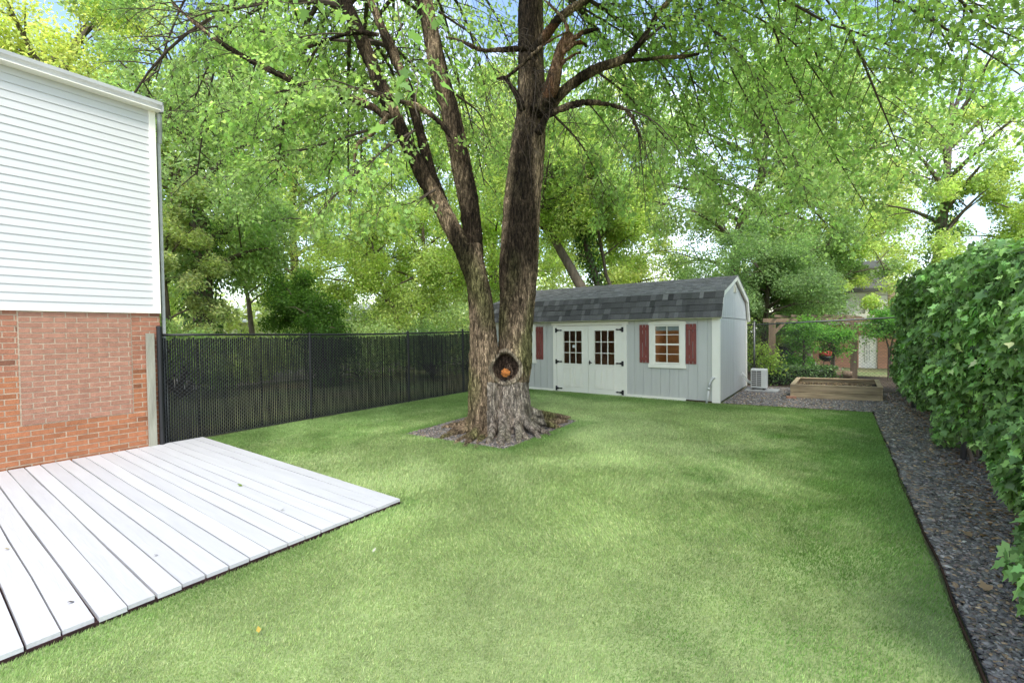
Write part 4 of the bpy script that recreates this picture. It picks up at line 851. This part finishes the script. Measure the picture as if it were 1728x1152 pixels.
end = (which > .93); y[end] = 14.5+rng.random(end.sum())*.35; x[end] = 1.2+1.3*rng.random(end.sum())
pos = np.stack([x, y, z], 1); out_ = np.tile([-1., -.15, .25], (n, 1)); out_[tp] = [-.3, -.2, 1.]
leaf_cloud('foliage', pos, unit(out_*.35+[0, 0, -.9]+rng.normal(0, .45, (n, 3))), unit(out_+[0, 0, .35]+rng.normal(0, .42, (n, 3))), (.042+.068*rng.random(n)**1.5)*np.clip(y/8, .95, 1.15), leafcols(n, (.16, .30, .10), .5, .3, pos), 'ivy_leaf', IVY, iv, droop=.15, fold=.1)
st = MB()
for k in range(46):
    y_ = rng.uniform(3.5, 14); x_ = 1.22+.25*rng.random()+.02*(y_-4); st.tube([(x_, y_, -.03), (x_+rng.normal(0, .05), y_+rng.normal(0, .08), .35), (x_+rng.normal(0, .1), y_+rng.normal(0, .12), .9)], [.022, .016, .010], 6)
build('stems', st, 'far_bark', iv)
for y_ in (7.45, 9.6, 11.8):
    p = MB().tube([(1.22, y_, -.03), (1.30, y_, 1.75)], .03, 12); p.tube([(1.30, y_, 1.75), (1.30, y_, 1.78)], [.033, .02], 12)
    tag(build('fence_post', p, 'galv', smooth=True), {7.45: 'nearest grey metal post inside the base of the ivy', 9.6: 'grey metal post in the middle of the ivy run', 11.8: 'farthest grey metal post inside the ivy hedge'}[y_], 'fence post', 'posts buried in the ivy')
# litter and soil below the hedge
n = 3600; y = 3+11*rng.random(n)**1.4; x = 1.0+.55*rng.random(n)+.35*(rng.random(n)-.6); pos = np.stack([x, y, .018+.012*rng.random(n)], 1); ok = pos[:, 0] > .62; pos = pos[ok]; n = len(pos)
tag(leaf_cloud('leaf_litter', pos, unit(rng.normal(0, 1, (n, 3))*[1, 1, .15]), np.tile([0, 0, 1.], (n, 1))+rng.normal(0, .25, (n, 3)), rng.uniform(.02, .05, n), np.array([.22, .13, .065])*np.exp(rng.normal(0, .45, (n, 1))), 'dry_leaf', OVAL), 'brown fallen leaves scattered on the slate chips under the ivy', 'leaf litter', kind='stuff')

# ------------------------------------------------------------------ rear chain link fence, pergola, neighbour
BY = 14.55
rf_ = thing('chain_link_fence', 'bare galvanised chain link fence behind the raised bed', 'fence', (0, BY, 0))
for x_ in (-1.93, 1.75): build('post', MB().tube([(x_, BY, -.03), (x_, BY, 1.80)], .026, 12).tube([(x_, BY, 1.80), (x_, BY, 1.83)], [.03, .012], 12), 'galv', rf_, smooth=True)
build('top_rail', MB().tube([(-2.3, BY, 1.70), (1.3, BY, 1.84)], .02, 10), 'galv', rf_, smooth=True)
MKN = (0, 1, 0)
build('wire_mesh', chain(-2.1, 1.5, .03, 1.76, lambda a, z_, sg: (a, BY+.003*sg, z_), .085, .0032), 'galv', rf_)
pg = thing('pergola', 'dark wooden pergola in the neighbouring yard', 'pergola', (-.8, 16.5, 0))
def pxy(px, d): return at(px, d)
pa, pb = pxy(1303, 14.2), pxy(1441, 14.2); pa2, pb2 = pxy(1345, 17.5), pxy(1470, 17.5)
for c_ in (pa, pb, pa2): build('post', MB().box(c_[0]-.09, c_[0]+.09, c_[1]-.09, c_[1]+.09, -.05, 1.80), 'old_wood', pg, bevel=.005)
def beam(a, b, z0, z1, w_, nm, ext=.3):
    a = np.array(a); b = np.array(b); d = (b-a)/np.linalg.norm(b-a); a = a-d*ext; b = b+d*ext; return build(nm, MB().bar((*a, (z0+z1)/2), (*b, (z0+z1)/2), w_, z1-z0, (0, 0, 1)), 'old_wood', pg)
beam(pa, pb, 1.80, 1.92, .06, 'beam'); beam(pa2, pb2, 1.80, 1.95, .07, 'beam')
for k in range(5):
    f = (k+.3)/5; a = np.array(pa)*(1-f)+np.array(pb)*f; b = np.array(pa2)*(1-f)+np.array(pb2)*f; beam(a, b, 1.955, 2.03, .03, 'rafter')
for c_, s in ((pa, 1), (pb, -1)):
    d = (np.array(pb)-pa); d = d/np.linalg.norm(d)*s*.4; build('brace', MB().bar((c_[0], c_[1], 1.4), (c_[0]+d[0], c_[1]+d[1], 1.8), .08, .06, (d[1]/.4, -d[0]/.4, 0)), 'old_wood', pg)
# neighbour house: wall facing the camera side, on its own axes
nh = thing('brick_house', 'neighbouring brick and white siding house beyond the pergola', 'house', (2.2, 24.5, 0))
HY = 23.0
def X_at(px, y=HY):
    v = rt*(px-W_/2)/F_+fw; return v[0]/v[1]*y
def Z_at(px, py, y=HY):
    v = rt*(px-W_/2)/F_-up*(py-H_/2)/F_+fw; return EYE+v[2]/v[1]*y
x0, x1 = X_at(1372), X_at(1640); z1 = Z_at(1450, 547); zt = Z_at(1470, 486)
dxa, dxb = X_at(1449), X_at(1481)
build('wall', MB().box(x0, dxa, HY, HY+.3, -.3, z1).box(dxb, x1, HY, HY+.3, -.3, z1).box(dxa, dxb, HY, HY+.3, 1.30, z1).box(x0, x1, HY+.3, HY+7, -.3, z1), 'far_brick', nh)
sd_ = MB(); z_ = z1+.16
ux0, ux1 = X_at(1392), X_at(1499)
while z_ < zt: sd_.prism([(HY+.40, z_), (HY+.44, z_+.22), (HY+.6, z_+.22), (HY+.6, z_)], 0, ux0, ux1); z_ += .22
build('siding', sd_, mat('far_siding', (.85, .83, .76), .6, .05), nh)
build('upper_wall', MB().box(ux0+.02, ux1-.02, HY+.6, HY+7, z1, zt), 'siding', nh)
build('fascia', MB().box(x0-.2, x1, HY-.3, HY+.39, z1, z1+.15), 'white_paint', nh)
build('porch_roof', MB().prism([(HY-.28, z1+.155), (HY+.39, z1+.155), (HY+.39, z1+.45)], 0, x0-.2, x1), 'white_paint', nh)
build('chimney', MB().box(ux1+.01, ux1+.75, HY+.42, HY+1.2, z1+.1, zt+.25), mat('pale_brick', (.55, .42, .30), .9, .15, (3, 3, 30)), nh)
build('roof', MB().prism([(HY+.1, zt), (HY+3.6, zt+1.5), (HY+7.4, zt), (HY+7.4, zt-.12), (HY+.1, zt-.12)], 0, ux0-.4, ux1+.2), 'far_roof', nh)
dr_ = MB().box(dxa, dxb, HY+.06, HY+.12, -.25, 1.299); do = build('door', dr_, 'white_paint', nh)
build('pane', MB().box(dxa+.22, dxb-.22, HY+.05, HY+.0595, .25, .95), 'trash', do)
gb = MB()
for k in range(4): xx = dxa+.22+(dxb-dxa-.44)*k/3; gb.box(xx-.02, xx+.02, HY+.03, HY+.049, .25, .95)
for k in range(4): zz = .25+.7*k/3; gb.box(dxa+.2, dxb-.2, HY+.032, HY+.047, zz-.02, zz+.02)
build('glazing_bars', gb, 'white_paint', do)
wx0, wx1 = X_at(1467), X_at(1478); zz0, zz1 = Z_at(1470, 512), Z_at(1470, 503)
wn = build('window', MB().box(wx0-.12, wx1+.12, HY+.30, HY+.399, zz0-.5, zz1+.12), 'white_paint', nh); build('pane', MB().box(wx0, wx1, HY+.28, HY+.299, zz0-.35, zz1), 'trash', wn)
# lamp-post like white downpipe and odds and ends beyond the fence
def small(px, d): return at(px, d)
c_ = small(1325, 18); tc_ = MB().tube([(c_[0], c_[1], 0), (c_[0], c_[1], .9)], [.26, .31], 14).tube([(c_[0], c_[1], .9), (c_[0], c_[1], .96), (c_[0], c_[1], 1.0)], [.33, .32, .15], 14)
tag(build('trash_can', tc_, 'trash'), 'dark grey lidded bin standing under the pergola', 'bin')
c_ = small(1394, 15.8); o = thing('charcoal_grill', 'small red lidded grill on legs behind the mesh fence', 'grill', (c_[0], c_[1], 0))
bm_ = MB().tube([(c_[0], c_[1], .62), (c_[0], c_[1], .70), (c_[0], c_[1], .78), (c_[0], c_[1], .82)], [.22, .21, .14, .03], 14); build('lid', bm_, 'red_plastic', o, smooth=True)
build('bowl', MB().tube([(c_[0], c_[1], .61), (c_[0], c_[1], .5), (c_[0], c_[1], .42)], [.22, .19, .08], 14), 'black_metal', o, smooth=True)
for k in range(3): a = k*2.1; build('leg', MB().tube([(c_[0]+.1*math.cos(a), c_[1]+.1*math.sin(a), .46), (c_[0]+.25*math.cos(a), c_[1]+.25*math.sin(a), 0)], .012, 6), 'black_metal', o)
c_ = small(1368, 13.6); o = thing('plastic_crate', 'small white framed crate beside the clipped dark shrub', 'crate', (c_[0], c_[1], 0))
cr_ = MB()
for a, b in ((-.14, -.12), (.12, .14)): cr_.box(c_[0]+a, c_[0]+b, c_[1]-.1, c_[1]+.1, .28, .56)
for z_ in (.28, .41, .54): cr_.box(c_[0]-.118, c_[0]+.118, c_[1]-.1, c_[1]+.1, z_, z_+.025)
build('frame', cr_, 'plastic_white', o); build('inside', MB().box(c_[0]-.11, c_[0]+.11, c_[1]+.05, c_[1]+.09, .0, .539), 'dark_grille', o)
for i, (px, d, r_, l_, lb) in enumerate(((1408, 13.6, .15, .34, 'upright cut end of a dark log above the raised bed'), (1424, 13.2, .10, .40, 'dark log lying right of the upright one'), (1396, 13.8, .09, .3, 'small dark log leaning at the left of the pile'))):
    c_ = small(px, d); b = MB(); n_ = 12; pts = [(c_[0]-l_/2+l_*k/5, c_[1]+.02*math.sin(k), .13+r_) for k in range(6)]; b.tube(pts, [r_*(1+.12*math.sin(k*2.3)) for k in range(6)], n_)
    tag(build('log', b, 'old_wood', smooth=False), lb, 'log', 'logs behind the raised bed')
def hedge_low(px0, px1, d, h, lb):
    a = np.array(at(px0, d)); b = np.array(at(px1, d)); t = thing('low_hedge', lb, 'hedge', ((a[0]+b[0])/2, (a[1]+b[1])/2, 0)); n = 5000
    u = rng.random((n, 1)); v = rng.normal(0, .13, (n, 3)); p = np.concatenate([a*(1-u)+b*u, h*rng.random((n, 1))**.7], 1)+v*[1, 1, .3]; p[:, 2] = np.maximum(p[:, 2], .02)
    w2 = MB()
    for k in range(14): f = k/13; q_ = a*(1-f)+b*f; w2.tube([(*q_, 0), (q_[0]+rng.normal(0, .06), q_[1], h*.9)], [.02, .008], 5)
    build('stems', w2, 'twig', t); build('dense_core', MB().bar((*a, h*.42), (*b, h*.42), .22, h*.8, (0, 0, 1)), 'core', t)
    leaf_cloud('foliage', p, unit(rng.normal(0, 1, (n, 3))), unit(rng.normal(0, .6, (n, 3))+[0, -.5, .7]), rng.uniform(.04, .08, n), leafcols(n, (.09,.19,.05), .35, .35), 'ivy_leaf', OVAL, t)
hedge_low(1300, 1402, 12.9, .50, 'low dark clipped shrub row between shed and raised bed')
def bush(lb, px, d, z0, z1, r, n, stems, colr=(.15,.34,.07)):
    b = at(px, d); t = thing('young_tree', lb, 'tree', (b[0], b[1], 0), 'young trees at the rear fence'); wd = MB(); P_ = []
    for k in range(stems):
        a = rng.uniform(0, 6.28); c_ = np.array([b[0]+r*.4*math.cos(a), b[1]+r*.4*math.sin(a), (z0+z1)/2]); wd.tube([(b[0]+.05*k, b[1], 0), (b[0]+.05*k, b[1], z0*.8), tuple(c_)], [.03, .024, .012], 6)
    m = n//70
    for k in range(m):
        u3 = unit(rng.normal(0, 1, 3))*rng.uniform(.2, 1.25); c_ = np.array([b[0]+u3[0]*r, b[1]+u3[1]*r, (z0+z1)/2+u3[2]*(z1-z0)*.5]); wd.tube([(b[0], b[1], (z0+c_[2])/2), tuple(c_)], [.008, .003], 4)
        P_.append(c_+rng.normal(0, rng.choice([.06, .10, .17]), (70, 3))*[1.3, 1.3, .8])
    p = np.concatenate(P_); k = len(p); build('trunk', wd, 'far_bark', t)
    leaf_cloud('crown', p, unit(rng.normal(0, .8, (k, 3))-[0, 0, .3]), unit(rng.normal(0, .5, (k, 3))+[0, -.2, 1]), rng.uniform(.05, .09, k), leafcols(k, colr, .28, .3, p*2), 'leaf', OVAL, t)
bush('young leafy tree directly left of centre behind the raised bed', 1356, 13.4, .95, 1.85, .40, 3600, 2)
bush('young leafy tree behind the middle of the raised bed', 1404, 13.6, .85, 1.75, .42, 3900, 2)
bush('arching young tree beside the ivy hedge end', 1500, 13.6, 1.2, 2.2, .6, 5000, 2, (.16,.36,.09))
bush('low sprawling plant under the left young tree', 1350, 13.7, .45, .75, .35, 1400, 1)
bush('small plant at the foot of the shed rear corner', 1300, 13.0, .2, 1.1, .3, 1200, 1, (.3,.45,.1))
# far house through the left trees
fh = thing('pale_house', 'pale distant house glimpsed through the trees left of the maple', 'house', (*at(470, 36), 0))
c_ = at(470, 36); u_ = unit(np.array([rt[0], rt[1]])); v_ = np.array([-u_[1], u_[0]])
def ob(a0, a1, b0, b1, z0, z1):
    pts = [tuple(np.array(c_)+u_*a+v_*b) for a, b in ((a0, b0), (a1, b0), (a1, b1), (a0, b1))]; return MB().prism(pts, 2, z0, z1)
build('wall', ob(-4.5, 6, 0, 6, -.2, 2.6), 'white_paint', fh)
pts = MB(); 
for s in (0, 1): pass
r0_ = [np.array(c_)+u_*a+v_*b for a, b in ((-5, -.5), (6.5, -.5), (6.5, 6.5), (-5, 6.5))]; rid = [np.array(c_)+u_*a+v_*3 for a in (-5, 6.5)]
pts.poly([(*r0_[0], 2.6), (*r0_[1], 2.6), (*rid[1], 4.2), (*rid[0], 4.2)]).poly([(*r0_[2], 2.6), (*r0_[3], 2.6), (*rid[0], 4.2), (*rid[1], 4.2)]).poly([(*r0_[0], 2.6), (*rid[0], 4.2), (*r0_[3], 2.6)]).poly([(*r0_[1], 2.6), (*r0_[2], 2.6), (*rid[1], 4.2)])
build('roof', pts, 'gutter', fh)
for a in (-3, 0, 3): build('window', ob(a, a+1, -.03, -.005, 1.0, 2.1), 'trash', fh)
# fallen leaves
spots = [(409, 820, 'g', 'small green curled leaf on the white deck boards, far part'), (473, 861, 'd', 'tiny dark leaf scrap on the white deck near its right end'), (266, 935, 'd', 'tiny dark leaf scrap in the middle of the deck'), (17, 925, 'y', 'yellow leaf bit at the left edge of the deck'), (126, 1014, 'd', 'dark speck of leaf on the nearest deck boards'),
 (437, 1067, 'y', 'yellow leaf lying on the near turf beside the deck'), (629, 931, 'w', 'pale leaf curl on the turf right of the deck'), (888, 760, 'y', 'orange leaf on turf just right of the tree bed'), (612, 780, 'w', 'pale leaf scrap on the turf beyond the deck'), (1668, 996, 'p', 'large tan leaf on the near slate chips'), (1610, 748, 'p', 'pale leaf on the slate chips halfway along'), (1560, 780, 'y', 'bright grass sprig colour leaf on the far slate chips'), (1640, 905, 'p', 'tan leaf below the bare hedge base')]
colk = dict(g=(.16, .24, .04), d=(.06, .04, .03), y=(.45, .32, .06), w=(.5, .48, .40), p=(.38, .26, .15))
for x_, y_, k, lb in spots:
    v = P(x_, y_, 1)-np.array([0, 0, EYE]); z_ = .042 if k in 'gd' or x_ < 50 else .03; p = np.array([0, 0, EYE])+v*((z_-EYE)/v[2]); s = {'p': .075, 'g': .06}.get(k, .04)
    a = rng.uniform(0, 6.28); o = leaf_cloud('fallen_leaf', np.zeros((1, 3)), np.array([[1., 0, .15]]), np.array([[0, .1, 1.]]), np.array([s]), np.array([colk[k]]), 'dry_leaf', MAPLE_LO if k == 'p' else OVAL, droop=-.3, fold=.35)
    o.location = p; o.rotation_euler.z = a; tag(o, lb, 'leaf', 'fallen leaves')
print('objects', len(bpy.data.objects))
